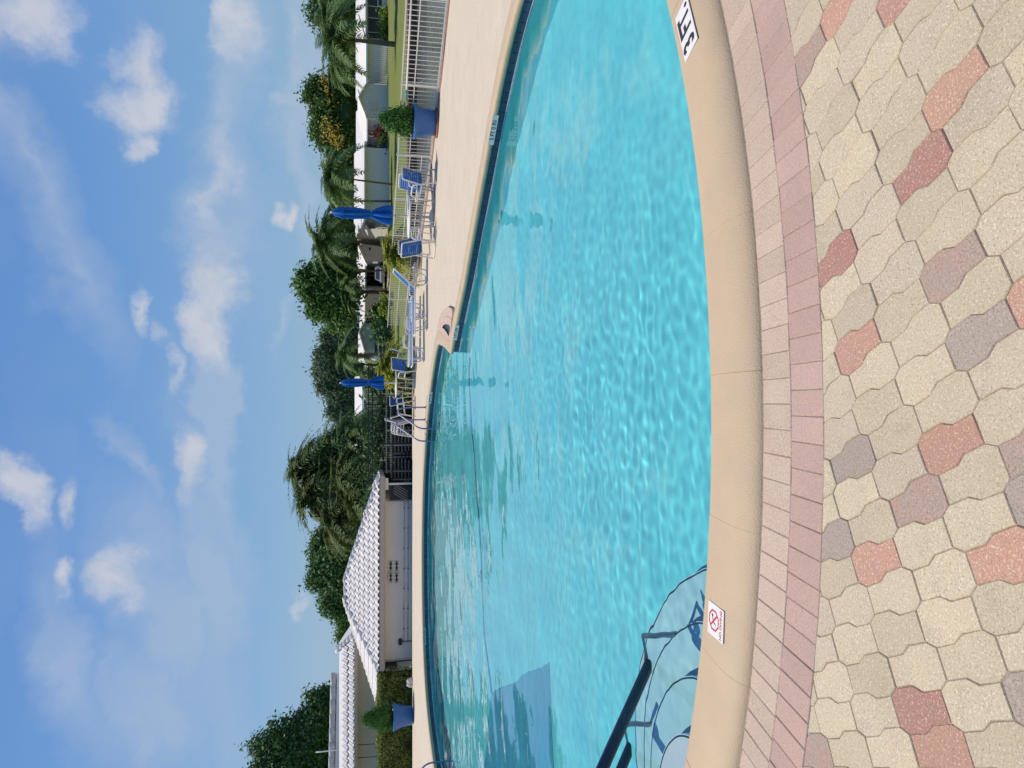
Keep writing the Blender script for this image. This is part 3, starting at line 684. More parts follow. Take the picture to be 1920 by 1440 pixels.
b = MB(); b.box((.080, .100, .0038), (.006, .05, .0004), rz=math.radians(-55)); b.box((.064, .083, .0038), (.005, .03, .0004), rz=math.radians(-30)); b.box((.098, .106, .0038), (.011, .011, .0004), rz=.7); b.build('diver_figure', M_INK, t)
# wall markers: white tile strips set in the waterline band
M_SIGNT = pmat('wall_marker_tile', (.50, .56, .55), .35, .5, var=.05)
def wall_marker(px, body, ntile, label):
    g = G(px[0], px[1], .0); i = min(range(NP), key=lambda k: math.dist(OUT[k], (g.x, g.y))); p = offs(i, -.004); nn = NRM[i]
    t = empty('wall_depth_marker', (p[0], p[1], .006)); t.rotation_euler = (0, 0, math.atan2(nn[1], nn[0]) - PI / 2); tag(t, label, 'sign tile', 'depth markers on the far pool wall')
    w = ntile * .096
    MB().box((0, 0, 0), (w, .004, .075)).build('plate', M_SIGNT, t)
    text('lettering', body, .082, M_INK, t, (0, -.0026, 0), (PI / 2, 0, 0), .0005)['kind'] = 'stuff'
    return t
wall_marker((925, 232), '5 FT 0 IN', 5, 'wall depth marker reading 5 FT 0 IN on the right side of the far wall')
wall_marker((855, 620), '6 FT 6 IN', 5, 'wall depth marker below the deck pad with the crescent notch')
wall_marker((806, 728), '8 FT 0 IN', 5, 'small wall depth marker right of the pool ladder by the table')
wall_marker((797, 1193), '8 FT 6 IN', 5, 'wall depth marker below the tiled pump house')

# ------------------------------------------------------------------ deck pad with the crescent recess on the point
def pad():
    t = empty('deck_pad', (0, 0, 0)); tag(t, 'pinkish concrete pad with a dark crescent recess at the pool corner', 'deck pad')
    gp = lambda x, y: (lambda g: (g.x, g.y))(G(x, y, .055))
    out = [gp(*p) for p in ((839, 575), (846.5, 579), (848.2, 586), (846.5, 600), (845, 616), (844, 632), (842, 648), (838.5, 655), (832, 650), (824, 646), (817.5, 640), (819, 621), (823, 599), (830, 582))]
    out = [tuple(p) for p in catmull(out + [out[0]], .12)][:-1]
    cres = [gp(*p) for p in ((829, 614.4), (831, 610), (835.5, 607.6), (841, 608.6), (843.6, 613), (843.2, 622), (841, 631), (837.8, 624.4), (833, 617.2))]
    o = tess('pad_slab', [out, cres], .055, M_PAD, t)
    mb = MB(); n = len(cres)
    for i in range(n):
        a, b = cres[i], cres[(i + 1) % n]; mb.add([(a[0], a[1], .055), (b[0], b[1], .055), (b[0], b[1], .003), (a[0], a[1], .003)], [(0, 1, 2, 3)])
    mb.add([(p[0], p[1], .006) for p in cres], tessellate_polygon([[Vector((p[0], p[1], 0)) for p in cres]])); mb.build('recess', M_DKGREY, t)  # floor and sides of the hollow, shade put in as dark grey
    mb = MB(); n = len(out)
    for i in range(n):
        a, b = out[i], out[(i + 1) % n]; mb.add([(a[0], a[1], .055), (b[0], b[1], .055), (b[0], b[1], -.01), (a[0], a[1], -.01)], [(0, 1, 2, 3)])
    mb.build('pad_edge', M_PAD, t)
    mb = MB(); mb.tube([(*gp(x, y), .056) for x, y in ((832, 597), (834.5, 594.5), (838, 593.3), (842, 594.5), (847, 599.5))], .006, 5); mb.build('pad_joint', M_GROUT, t)
pad()

# ------------------------------------------------------------------ step handrails (navy covered) and pool ladders
def step_rail(end, bend, foot, deckpt, label):
    e, b_, f = end, bend, foot
    t = empty('step_handrail', (f.x, f.y, f.z)); tag(t, label, 'handrail', 'handrails over the pool entry steps')
    off = Vector((f.x, f.y, f.z)); top = deckpt
    bar = fillet([top - off, e - off], .02); mb = MB(); mb.tube(bar, .034, 12); mb.build('grip_cover', M_VINYL, t, True)
    mb = MB(); mb.tube(fillet([e - off + (top - e) * .05, b_ - off + Vector((-.02, -.02, 0)), b_ - off, Vector((b_.x - off.x, b_.y - off.y, -.1)), Vector((0, 0, 0))], .06, 5), .019, 10); mb.build('lower_tube', M_STEEL, t, True)
    mb = MB(); dp = Vector((top.x, top.y, 0.0)); dn = (top - e); dn.z = 0; dn.normalize()
    mb.tube(fillet([top - off - (top - e) * .02, top - off + dn * .18 + Vector((0, 0, .02)), dp - off + dn * .22 + Vector((0, 0, 0))], .14, 6), .019, 10); mb.build('deck_post', M_STEEL, t, True)
    MB().tube([dp - off + dn * .22, dp - off + dn * .22 + Vector((0, 0, .02))], .05, 14).build('escutcheon', M_STEEL, t, True)
    return t
f1 = Vector((-1.63, 4.70, -.93)); b1 = PD(1213, 1192, 4.66); e1 = PD(1218, 1243, 4.50)
a1 = PD(1130, 1440, 3.98); d1 = e1 + (a1 - e1) * 1.75
step_rail(e1, b1, f1, d1, 'navy covered stair handrail farther from the viewer, reaching out over the pool steps')
sh = Vector((-.545, .30, 0))
f2 = f1 + sh; b2 = PD(1180, 1358, 5.02); e2 = PD(1183, 1398, 4.87); f2 = Vector((b2.x + .0, b2.y + .05, -.93)); d2 = e2 + (d1 - e1)
step_rail(e2, b2, f2, d2, 'navy covered stair handrail partly out of frame behind the longer one')

def pool_ladder(p, nrm_in, label):
    t = empty('pool_ladder', (p.x, p.y, 0), math.atan2(nrm_in.y, nrm_in.x) - PI / 2); tag(t, label, 'pool ladder', 'pool ladders at the far edge')
    for s in (-.235, .235):
        pts = [(s, -.72, .0), (s, -.72, .46), (s, -.66, .76), (s, -.50, .80), (s, -.12, .44), (s, .06, .27), (s, .11, .15), (s, .11, -.9)]
        mb = MB(); mb.tube(fillet(pts, .12, 5), .021, 10); mb.build('side_rail', M_STEELB, t, True)
        MB().tube([(s, -.72, 0), (s, -.72, .018)], .05, 14).build('escutcheon', M_STEEL, t, True)
    for z in (-.35, -.62, -.88): MB().box((0, .10, z), (.47, .09, .025)).build('rung', M_STEEL, t)
    return t
def ladder_at(x, y, label):
    g = G(x, y, ZC); i = min(range(NP), key=lambda k: math.dist(OUT[k], (g.x, g.y))); nn = Vector((-NRM[i][0], -NRM[i][1], 0)); p = OUT[i]
    return pool_ladder(Vector((p[0], p[1], 0)), nn, label)
ladder_at(797.2, 807, 'pool ladder with two arched grab rails left of the second table')
ladder_at(815, 1442, 'pool ladder with arched grab rails cut by the left edge of the photo')

# ------------------------------------------------------------------ patio furniture
def strap(mb, x0, x1, p, up, w, sag=.012):
    """one vinyl strap across x0..x1 at p (y,z), running along `up` for its width w"""
    V = []; n = 6
    for k in range(n + 1):
        s = k / n; x = x0 + (x1 - x0) * s; d = sag * (4 * s * (1 - s)); nrm = Vector((0, -up[1], up[0]))
        for q in (-.5, .5):
            for h in (.004, -.004): V.append((x, p[0] + up[0] * w * q + nrm.y * (h - d), p[1] + up[1] * w * q + nrm.z * (h - d)))
    Fs = []
    for k in range(n):
        a = 4 * k; c = a + 4; Fs += [(a, c, c + 2, a + 2), (a + 1, a + 3, c + 3, c + 1), (a, a + 1, c + 1, c), (a + 2, c + 2, c + 3, a + 3)]
    Fs += [(0, 2, 3, 1), (4 * n, 4 * n + 1, 4 * n + 3, 4 * n + 2)]
    mb.add(V, Fs); return mb
def make_chair(strap_mat=None, lean=0):
    t = empty('patio_chair'); sm = strap_mat or M_STRAP; W = .265
    for s in (-W, W):
        mb = MB(); mb.tube(fillet([(s, -.27, .02), (s, -.17, .56), (s, .15, .58), (s, .26, .02)], .07, 4), .0165, 8); mb.build('side_frame', M_WHITE, t, True)
    mb = MB(); mb.tube([(-W, -.27, .018), (W, -.27, .018)], .0155, 8); mb.build('rear_floor_bar', M_WHITE, t, True)
    mb = MB(); mb.tube([(-W, .26, .018), (W, .26, .018)], .0155, 8); mb.build('front_floor_bar', M_WHITE, t, True)
    B0 = Vector((0, -.17, .33)); B1 = Vector((0, -.31, .80)); w2 = W - .018
    mb = MB(); mb.tube(fillet([(-w2, B0.y, B0.z), (-w2, B1.y, B1.z), (w2, B1.y, B1.z), (w2, B0.y, B0.z)], .06, 4), .0155, 8); mb.build('back_frame', M_WHITE, t, True)
    mb = MB(); mb.tube(fillet([(-w2, -.20, .345), (-w2, .22, .385), (w2, .22, .385), (w2, -.20, .345)], .05, 4), .0155, 8); mb.build('seat_frame', M_WHITE, t, True)
    ub_ = (B1 - B0).normalized(); up = (ub_.y, ub_.z)
    for k in range(9):
        c = B0.lerp(B1, .06 + k * .103); mb = MB(); strap(mb, -w2, w2, (c.y, c.z), up, .042); mb.build('strap', sm, t, True)
    for k in range(8):
        y = -.165 + k * .052; mb = MB(); strap(mb, -w2, w2, (y, .362 + (y + .165) * .09), (1, .09), .042, .02); mb.build('strap', sm, t, True)
    return t
chair0 = make_chair(); used = [False]
def chair(x, y, rz, label, z=0.0, group='blue strap chairs around the patio tables'):
    o = chair0 if not used[0] else copy_tree(chair0); used[0] = True
    o.location = (x, y, z); o.rotation_euler = (0, 0, rz); tag(o, label, 'chair', group); return o
def face(x, y, tx, ty): return math.atan2(ty - y, tx - x) - PI / 2
def umbrella(x, y, ztop, zbot, scale, tilt, label):
    t = empty('patio_umbrella', (x, y, 0)); t.rotation_euler = (tilt[0], tilt[1], random.random() * .5); tag(t, label, 'umbrella', 'closed blue patio umbrellas')
    L = ztop - zbot; nf = 6
    prof = [(.19, 0.0), (.20, .06), (.175, .16), (.12, .28), (.085, .335), (.075, .36), (.085, .39), (.115, .52), (.125, .66), (.115, .80), (.105, .86)]
    P = [(r * scale, zbot + f * L * .98) for r, f in [(p[0], p[1]) for p in prof]]
    P = [(r * scale, zbot + f * L) for r, f in prof]
    fold = lambda a, i: 1 + (1.0 if i < 4 else .85) * (abs(math.cos(nf * a / 2 + .3 * math.sin(i * .9))) - .62) * (0.5 if i in (4, 5) else 1) + .08 * math.sin(3 * a + i * .4)
    b = MB(); b.lathe(P, 64, fold=fold); b.build('canopy', M_CANVAS, t, True)
    b = MB(); b.lathe([(.145 * scale, zbot + L * .80), (.15 * scale, zbot + L * .82), (.085 * scale, zbot + L * .97), (.02 * scale, zbot + L)], 64, fold=lambda a, i: 1 + .2 * math.cos(nf * a) if i < 2 else 1 + .1 * math.cos(nf * a)); b.build('vent_cap', M_CANVAS, t, True)
    b = MB(); b.lathe([(.086 * scale, zbot + L * .345), (.092 * scale, zbot + L * .355), (.092 * scale, zbot + L * .375), (.084 * scale, zbot + L * .385)], 24); b.build('tie_strap', M_STRAP, t, True)
    b = MB(); b.tube([(0, 0, .02), (0, 0, ztop)], .019, 10); b.build('pole', M_WHITE, t, True)
    b = MB(); b.lathe([(.022, .64), (.03, .66), (.036, .78), (.03, .90), (.022, .93)], 12); b.build('pole_sleeve', M_WOODP, t, True)
    b = MB(); b.lathe([(.012, ztop - .01), (.03, ztop), (.028, ztop + .04), (.006, ztop + .055)], 12); b.build('finial', M_WHITE, t, True)
    b = MB(); b.lathe([(.20, 0), (.205, .03), (.17, .07), (.03, .10), (.028, .26)], 24); b.build('base', M_WHITE, t, True)
    for k in range(nf):
        a = 2 * PI * k / nf; b = MB(); b.tube([(.17 * scale * math.cos(a), .17 * scale * math.sin(a), zbot + .02), (.16 * scale * math.cos(a), .16 * scale * math.sin(a), zbot - .03)], .006, 6); b.build('rib_tip', M_WHITE, t)
    return t
def table(x, y, r, z, label):
    t = empty('patio_table', (x, y, 0), .3); tag(t, label, 'table', 'round white patio tables')
    b = MB(); b.lathe([(r - .03, z - .035), (r, z - .03), (r + .004, z - .012), (r - .006, z), (.03, z + .003)], 40); b.build('tabletop', M_WHITE, t)
    for k in range(4):
        a = PI / 4 + k * PI / 2; c, s = math.cos(a), math.sin(a)
        b = MB(); b.tube(fillet([(r * .35 * c, r * .35 * s, z - .04), (r * .62 * c, r * .62 * s, z - .06), (r * .82 * c, r * .82 * s, .012)], .06, 4), .0145, 8); b.build('leg', M_WHITE, t, True)
    b = MB(); b.lathe([(r * .5, .30), (r * .5 + .012, .312), (r * .5, .324), (r * .5 - .012, .312)], 28); b.build('leg_ring', M_WHITE, t, True)
    return t
T1 = (4.10, 18.42); T2 = (0.04, 25.35)
table(*T1, .52, .61, 'round white patio table on the right, in front of the lounge chairs')
table(*T2, .50, .64, 'round white patio table farther left, before the black fence')
umbrella(*T1, 2.42, .98, .95, (0, .012), 'closed blue umbrella through the right table, the taller in view')
umbrella(*T2, 2.42, 1.02, .90, (0, 0), 'closed blue umbrella through the far table near the ladder')
for dx, dy, lab in ((.62, -.62, 'blue strap chair right of the right table, its dark slatted back to the viewer'), (.78, .50, 'blue strap chair behind the right table at its right side'),
                    (-.70, -.48, 'blue strap chair left of the right table, its bright back nearest the pool'), (-.42, .72, 'blue strap chair behind the right table at its left side')):
    chair(T1[0] + dx, T1[1] + dy, face(dx, dy, 0, 0) + random.uniform(-.12, .12), lab)
for dx, dy, lab in ((.82, .10, 'sunlit blue chair at the right end of the far table, next to the loungers'), (.46, -.62, 'dark blue chair in front of the far table on its right'),
                    (-.42, .62, 'blue chair behind the far table, its back above the white tabletop'), (-.86, -.12, 'blue chair at the left end of the far table, next to the ladder')):
    chair(T2[0] + dx, T2[1] + dy, face(dx, dy, 0, 0) + random.uniform(-.15, .15), lab)

def lounger(x, y, rz, back, label, arms=True, mat=None):
    """head end towards +X; origin under the middle"""
    t = empty('chaise_lounger', (x, y, 0), rz); tag(t, label, 'lounger', 'strap loungers along the fence'); sm = mat or M_STRAP2
    W = .30; hz = .335; xh = .28; xf = -.95
    fr = MB()
    for s in (-W, W): fr.tube([(xf, s, hz), (.95, s, hz)], .0175, 8)
    fr.tube([(xf, -W, hz), (xf, W, hz)], .0175, 8); fr.tube([(.95, -W, hz), (.95, W, hz)], .0175, 8); fr.build('bed_frame', M_WHITE, t, True)
    for xx, sp in ((-.62, .16), (.62, -.16)):
        for s in (-W, W):
            b = MB(); b.tube(fillet([(xx - .2, s, hz), (xx - .13, s, .015), (xx + .13, s, .015), (xx + .2, s, hz)], .06, 4), .0155, 8); b.build('leg_loop', M_WHITE, t, True)
        b = MB(); b.tube([(xx, -W, .015), (xx, W, .015)], .011, 6); b.build('leg_bar', M_WHITE, t, True)
    if arms:
        for s in (-W - .02, W + .02):
            b = MB(); b.tube(fillet([(.02, s, hz - .01), (.06, s, hz + .15), (.42, s, hz + .15), (.48, s, hz - .01)], .06, 4), .0175, 8); b.build('armrest', M_WHITE, t, True)
    ca, sa = math.cos(back), math.sin(back); Lb = .74
    P = lambda d, s: (xh + d * ca, s, hz + .012 + d * sa)
    b = MB(); w2 = W - .022; b.tube(fillet([P(0, -w2), P(Lb, -w2), P(Lb, w2), P(0, w2)], .08, 4), .0165, 8); b.build('back_frame', M_WHITE, t, True)
    if back > .2:
        b = MB()
        for s in (-w2, w2): b.tube([P(.42, s), (xh + .62, s, hz)], .009, 6)
        b.build('back_strut', M_WHITE, t, True)
    def strp(cx, cz, ang, w):
        V = []; n = 4
        for k in range(n + 1):
            q = k / n; yy = -w2 + 2 * w2 * q; d = .012 * 4 * q * (1 - q)
            for e in (-.5, .5):
                for h in (.004, -.004): V.append((cx + math.cos(ang) * w * e - math.sin(ang) * (h - d), yy, cz + math.sin(ang) * w * e + math.cos(ang) * (h - d)))
        Fs = []
        for k in range(n):
            a = 4 * k; c = a + 4; Fs += [(a, c, c + 2, a + 2), (a + 1, a + 3, c + 3, c + 1), (a, a + 1, c + 1, c), (a + 2, c + 2, c + 3, a + 3)]
        Fs += [(0, 2, 3, 1), (4 * n, 4 * n + 1, 4 * n + 3, 4 * n + 2)]; b = MB(); b.add(V, Fs); b.build('strap', sm, t, True)
    for k in range(13):
        d = .03 + k * .054; strp(xh + d * ca, hz + .014 + d * sa, back, .047)
    for k in range(21): strp(xf + .04 + k * .057, hz + .012, 0, .047)
    return t
lounger(2.28, 20.35, math.radians(4), math.radians(47), 'strap lounger with its bright blue back raised, rightmost along the fence')
lounger(1.45, 21.45, math.radians(6), 0.0, 'flat blue strap lounger in the middle of the row along the fence', mat=M_STRAP)
lounger(1.55, 22.9, math.radians(178), 0.0, 'flat blue strap lounger leftmost in the row, behind the middle one', mat=M_STRAP)
# stack of white chairs before the black fence
M_STRAPW = pmat('grey_strap', (.16, .20, .30), .5, .3, var=.08)
st0 = make_chair(M_STRAPW); st0.name = 'stacked_chair'; first = True
for si, (sx, sy, rz, nn, nm) in enumerate(((-1.55, 26.0, 1.5, 3, 'low'),)):
    for k in range(nn):
        o = st0 if first else copy_tree(st0); first = False
        o.location = (sx + .015 * k, sy + .03 * k, .085 * k); o.rotation_euler = (0, 0, rz)
        tag(o, ('lowest', 'middle', 'topmost')[k] + f' white framed chair of the stack behind the pool ladder', 'chair', 'stacked white chairs by the black fence')

# ------------------------------------------------------------------ plant pots
def leaf_cloud(blobs, n, size, seed, hollow=.72, flat=.35, droop=0.0):
    """leaf quads spread through the shells of ellipsoids; returns V,F,tint"""
    r = np.random.default_rng(seed); B = np.array(blobs, float); vol = (B[:, 3] * B[:, 4] + B[:, 4] * B[:, 5] + B[:, 3] * B[:, 5]); cnt = np.maximum(1, (n * vol / vol.sum()).astype(int))
    Pp = []; Nn = []
    for b, c in zip(B, cnt):
        d = r.normal(size=(c, 3)); d /= np.linalg.norm(d, axis=1)[:, None]
        lump = 1 + .16 * np.sin(3.1 * d[:, 0] + b[0]) * np.sin(3.7 * d[:, 1] + b[1]) + .14 * np.sin(5.3 * d[:, 2] + 4.1 * d[:, 0] + b[2])
        rad = (hollow + (1.03 - hollow) * r.random(c) ** .7) * lump
        p = b[:3] + d * b[3:6] * rad[:, None]; Pp.append(p); Nn.append(d / b[3:6] * b[3:6].mean())
    P = np.concatenate(Pp); Nm = np.concatenate(Nn)
    # drop what lies deep inside another blob
    deep = np.zeros(len(P), bool)
    for b in B: deep |= (((P - b[:3]) / b[3:6]) ** 2).sum(1) < .45
    keep = ~deep | (r.random(len(P)) < .12); P = P[keep]; Nm = Nm[keep]
    # clump: pull leaves to twig centres
    nc = max(8, len(P) // 14); ci = r.integers(0, len(P), nc); C = P[ci]; own = r.integers(0, nc, len(P))
    near = r.random(len(P)) < .55
    spread = size * 1.15
    P = np.where(near[:, None], C[own] + r.normal(size=P.shape) * spread, P); Nm = np.where(near[:, None], Nm[ci][own], Nm)
    Nm /= np.linalg.norm(Nm, axis=1)[:, None] + 1e-9
    nrm = Nm * .75 + r.normal(size=P.shape) * .55 + np.array([0, 0, flat]); nrm /= np.linalg.norm(nrm, axis=1)[:, None]
    ax = r.normal(size=P.shape); ax[:, 2] -= droop; ax -= nrm * (ax * nrm).sum(1)[:, None]; ax /= np.linalg.norm(ax, axis=1)[:, None] + 1e-9
    bx = np.cross(nrm, ax); s = size * (.6 + .8 * r.random(len(P)))[:, None]
    V = np.stack([P - ax * s * .55, P + bx * s * .27 + nrm * s * .06, P + ax * s * .55, P - bx * s * .27 + nrm * s * .06], 1).reshape(-1, 3)
    Fq = np.arange(len(V)).reshape(-1, 4)
    tint = np.repeat(np.clip(.5 + .22 * r.normal(size=len(P)) + .0, 0, 1), 4)
    # clump-wise tone
    tone = r.normal(size=nc) * .16; tint = np.clip(tint + np.repeat(np.where(near, tone[own], 0), 4), 0, 1)
    return V, Fq, tint
def leaves(name, blobs, n, size, seed, mat, parent, **k):
    V, Fq, t = leaf_cloud(blobs, n, size, seed, **k); return link(name, npmesh(name, V, Fq, mat, False, t), parent)
ML_THUJA = leafmat('thuja_leaf', (0.043, 0.124, 0.029), (0.133, 0.304, 0.064), .6, .2)
ML_HEDGE = leafmat('hedge_leaf', (0.075, 0.125, 0.030), (0.32, 0.37, 0.09), .5, .25)
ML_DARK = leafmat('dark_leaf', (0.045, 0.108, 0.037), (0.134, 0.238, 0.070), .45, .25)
ML_MID = leafmat('mid_leaf', (0.056, 0.129, 0.036), (0.192, 0.317, 0.076), .45, .3)
ML_GREY = leafmat('greygreen_leaf', (0.092, 0.160, 0.094), (0.263, 0.338, 0.185), .6, .25)
ML_PALM = leafmat('palm_leaf', (0.066, 0.137, 0.045), (0.231, 0.327, 0.118), .42, .3)
ML_ARECA = leafmat('areca_leaf', (0.050, 0.096, 0.026), (0.206, 0.258, 0.075), .42, .35)
ML_DEAD = leafmat('dead_frond', (.16, .095, .04), (.36, .24, .12), .8, .2)
ML_GOLD = leafmat('golden_leaf', (.24, .27, .025), (.62, .52, .05), .45, .35)
ML_LIME = leafmat('lime_leaf', (.14, .22, .03), (.36, .42, .07), .45, .35)
def pot(x, y, rt, rb, h, shrub, label, plabel, saucer):
    t = empty('planter_pot', (x, y, 0)); tag(t, label, 'plant pot', 'blue planter pots on the deck')
    b = MB(); b.lathe([(rb * .96, .025), (rb, .04), (rb * .55 + rt * .42, h * .60), (rt * .93, h - .075), (rt * .94, h - .07), (rt, h - .06), (rt, h - .005), (rt * .97, h), (rt * .90, h), (rt * .88, h - .06)], 40); b.build('pot_body', M_POT, t, True)
    if saucer: b = MB(); b.lathe([(rb * 1.05, 0), (rb * 1.2, .012), (rb * 1.24, .045), (rb * 1.18, .048), (rb * 1.1, .02)], 32); b.build('saucer', M_TERRA, t, True)
    b = MB(); b.lathe([(.01, h - .07), (rt * .88, h - .06)], 24); b.build('soil', M_SOIL, t)
    s = empty('potted_conifer', (x, y, h - .06)); tag(s, plabel, 'shrub', 'conifers in the blue pots')
    b = MB(); b.tube([(0, 0, -.02), (.01, 0, .3)], .03, 8); b.build('trunk', M_BARK, s)
    leaves('foliage', shrub, 13000, .048, int(abs(x) * 10), ML_THUJA, s, flat=0, droop=-1.6)
    b = MB(); b.lathe([(q[0], q[1]) for q in ((.05, .02), (shrub[0][3] * .72, shrub[0][2] * .8), (shrub[0][3] * .66, shrub[0][2] * 1.2), (.04, shrub[-1][2] + shrub[-1][5] * .6))], 16); b.build('dense_core', ML_THUJA, s)
pot(6.02, 17.25, .385, .275, .56, [(0, 0, .30, .30, .30, .28), (0, 0, .48, .22, .22, .24), (.01, 0, .64, .12, .12, .18), (.02, 0, .12, .24, .24, .16)], 'large blue glazed pot on a terracotta saucer beside the white fence', 'rounded dark green conifer growing in the right blue pot', True)
pot(-11.5, 26.1, .47, .30, .70, [(0, 0, .42, .36, .36, .42), (0, 0, .72, .22, .22, .32), (0, 0, .95, .11, .11, .16)], 'blue glazed pot standing before the clipped hedge', 'cone shaped green conifer in the pot before the hedge', False)

# ------------------------------------------------------------------ white picket fence along the lake
def fence_run(P, hts, label, rails, pitch, brace):
    t = empty('lake_fence', (P[0][0], P[0][1], 0)); tag(t, label, 'fence', 'white metal fence along the lake'); o0 = Vector((P[0][0], P[0][1], 0)); Hh = hts
    pk = MB().box((0, 0, (Hh - .06) / 2 + .06), (.0125, .0125, Hh - .08)).mesh('picket', M_ALU)
    po = MB().box((0, 0, Hh / 2), (.036, .036, Hh + .02)).box((0, 0, Hh + .02), (.042, .042, .012)).mesh('post', M_ALU)
    posts = []
    tot = 0
    for a, b in zip(P, P[1:]):
        a = Vector((*a, 0)); b = Vector((*b, 0)); L = (b - a).length; d = (b - a) / L; rz = math.atan2(d.y, d.x)
        for f in rails:
            mb = MB(); th = .025 if f in (rails[0], rails[-1]) else .02
            mb.box(((a + b) / 2 - o0) + Vector((0, 0, f * Hh)), (L, th, th * 1.1), rz=rz); mb.build('rail', M_ALU, t)
        n = int(L / pitch)
        for k in range(n):
            p = a + d * (pitch * (k + .5)); o = link('picket', pk, t); o.location = p - o0; o.rotation_euler = (0, 0, rz)
        m_ = max(1, round(L / 1.85))
        for k in range(m_ + 1):
            if k == m_ and b is not P[-1] and tuple(b)[:2] != tuple(P[-1]): continue
            p = a + d * (L * k / m_); o = link('post', po, t); o.location = p - o0; o.rotation_euler = (0, 0, rz)
            if brace:
                nn = Vector((-d.y, d.x, 0)); nn = -nn if nn.x < 0 else nn
                mb = MB(); q = p - o0; mb.tube([q + Vector((0, 0, Hh * .62)), q + nn * .55 + Vector((0, 0, .02))], .014, 6); mb.build('brace', M_FLAGGREY, t)
    return t
fence_run(FEN[:3], .86, 'white picket fence section with braces, right of the blue pot', (.985, .66, .06), .118, True)
fence_run(FEN[2:], .86, 'white picket fence section with four rails behind the tables and loungers', (.985, .64, .30, .06), .124, False)
# edging bricks under the fence, reddish line
mb = MB()
for a, b in zip(FEN, FEN[1:]):
    a = Vector((*a, 0)); b = Vector((*b, 0)); L = (b - a).length; d = (b - a) / L; rz = math.atan2(d.y, d.x)
    mb.box((a + b) / 2 + Vector((0, 0, .010)) - Vector((-d.y, d.x, 0)) * -.06, (L, .10, .028), rz=rz)
tag(mb.build('deck_edging', pmat('edging_brick', (.40, .24, .18), .9, .2, var=.2, scale=12)), kind='structure')
# telescopic pole hung on the fence
pa_ = PD(772.5, -30, 14.3); pb_ = PD(762.3, 168, 16.35)
t = empty('pool_pole', pa_); tag(t, 'long white telescopic pool pole with a teal grip hung on the fence', 'pool pole')
mb = MB(); mb.tube([(0, 0, 0), pb_ - pa_], .017, 8); mb.build('shaft', M_WHITE, t, True)
dq = (pb_ - pa_).normalized(); mb = MB(); mb.tube([pb_ - pa_, pb_ - pa_ + dq * .26], .021, 8); mb.build('grip', M_HANDLE, t, True)

# ================================================================== BUILDINGS BEHIND THE DECK
def roof_tile_mesh(w=.245, L=.44):
    V = []; Fs = []; n = 8
    for (y, dz) in ((0, .045), (L, .012)):
        for top in (1, 0):
            for k in range(n + 1):
                s = k / n; x = (s - .5) * w; z = .062 * max(0.0, math.sin(PI * min(1, s * 1.32))) ** .8 if s * 1.32 < 1 else -.012 * math.sin(PI * (s * 1.32 - 1) / .32)
                V.append((x, y, z + dz - (0 if top else .016)))
    m_ = n + 1
    for k in range(n):
        Fs += [(k, k + 1, 2 * m_ + k + 1, 2 * m_ + k), (m_ + k, 3 * m_ + k, 3 * m_ + k + 1, m_ + k + 1)]
    nb = len(V); V += [V[k] for k in range(2 * m_)]
    for k in range(n): Fs.append((nb + m_ + k, nb + m_ + k + 1, nb + k + 1, nb + k))
    b = MB(); b.add(V, Fs); return b.mesh('roof_tile', M_TILEW, True)
TILE_ME = roof_tile_mesh()
def cap_mesh(r=.115, L=.42):
    V = []; Fs = []; n = 8
    for (y, q, dz) in ((0, 1.0, .03), (L, .84, 0)):
        for k in range(n + 1):
            a = PI * k / n; V.append((-math.cos(a) * r * q, y, math.sin(a) * r * q * .85 + dz)); 
    for k in range(n): Fs.append((k, k + 1, n + 2 + k, n + 1 + k))
    V.append((0, 0, .0)); Fs += [(k + 1, k, len(V) - 1) for k in range(n)]
    b = MB(); b.add(V, Fs); return b.mesh('ridge_cap', M_TILEW, True)
CAP_ME = cap_mesh()
def tile_face(parent, poly3, A, B, row=.40, col=.245, back=True, cap_limit=None):
    """cover a roof face (eave from A to B, seen from outside left->right) with separate barrel tiles"""
    A = Vector(A); B = Vector(B); e = (B - A).normalized(); nrm = None
    c = sum((Vector(p) for p in poly3), Vector()) / len(poly3)
    up = (c - A); up = (up - e * up.dot(e)).normalized(); nrm = e.cross(up); 
    if nrm.z < 0: nrm = -nrm; 
    x_ = up.cross(nrm); 
    P2 = [((Vector(p) - A).dot(e), (Vector(p) - A).dot(up)) for p in poly3]
    umax = max(p[1] for p in P2); L = (B - A).length
    MB().add([Vector(p) + nrm * .004 for p in poly3], [tuple(range(len(poly3)))]).build('roof_deck', M_TILEW, parent)
    M = Matrix((x_, up, nrm)).transposed().to_4x4()
    r = 0
    while r * row < umax - .1:
        n = int(L / col) + 3
        for k in range(-1, n):
            ce = (k + .5) * col; cu = r * row - .03
            if not inside(np.array([[ce, cu + row * .55]]), P2)[0]: continue
            o = link('roof_tile', TILE_ME, parent); M2 = M.copy(); M2.translation = A + e * ce + up * cu + nrm * (.012 + random.uniform(-.003, .003)); o.matrix_local = M2
        r += 1
def hip_caps(parent, A, B, mat_me=None, pitch=.36):
    A = Vector(A); B = Vector(B); d = (B - A); L = d.length; d.normalize(); side = d.cross(Vector((0, 0, 1))).normalized(); nn = side.cross(d)
    if nn.z < 0: nn = -nn; side = -side
    M = Matrix((side, d, nn)).transposed().to_4x4()
    for k in range(int(L / pitch) + 1):
        o = link('ridge_cap', mat_me or CAP_ME, parent); M2 = M.copy(); M2.translation = A + d * (k * pitch) + nn * .02; o.matrix_local = M2

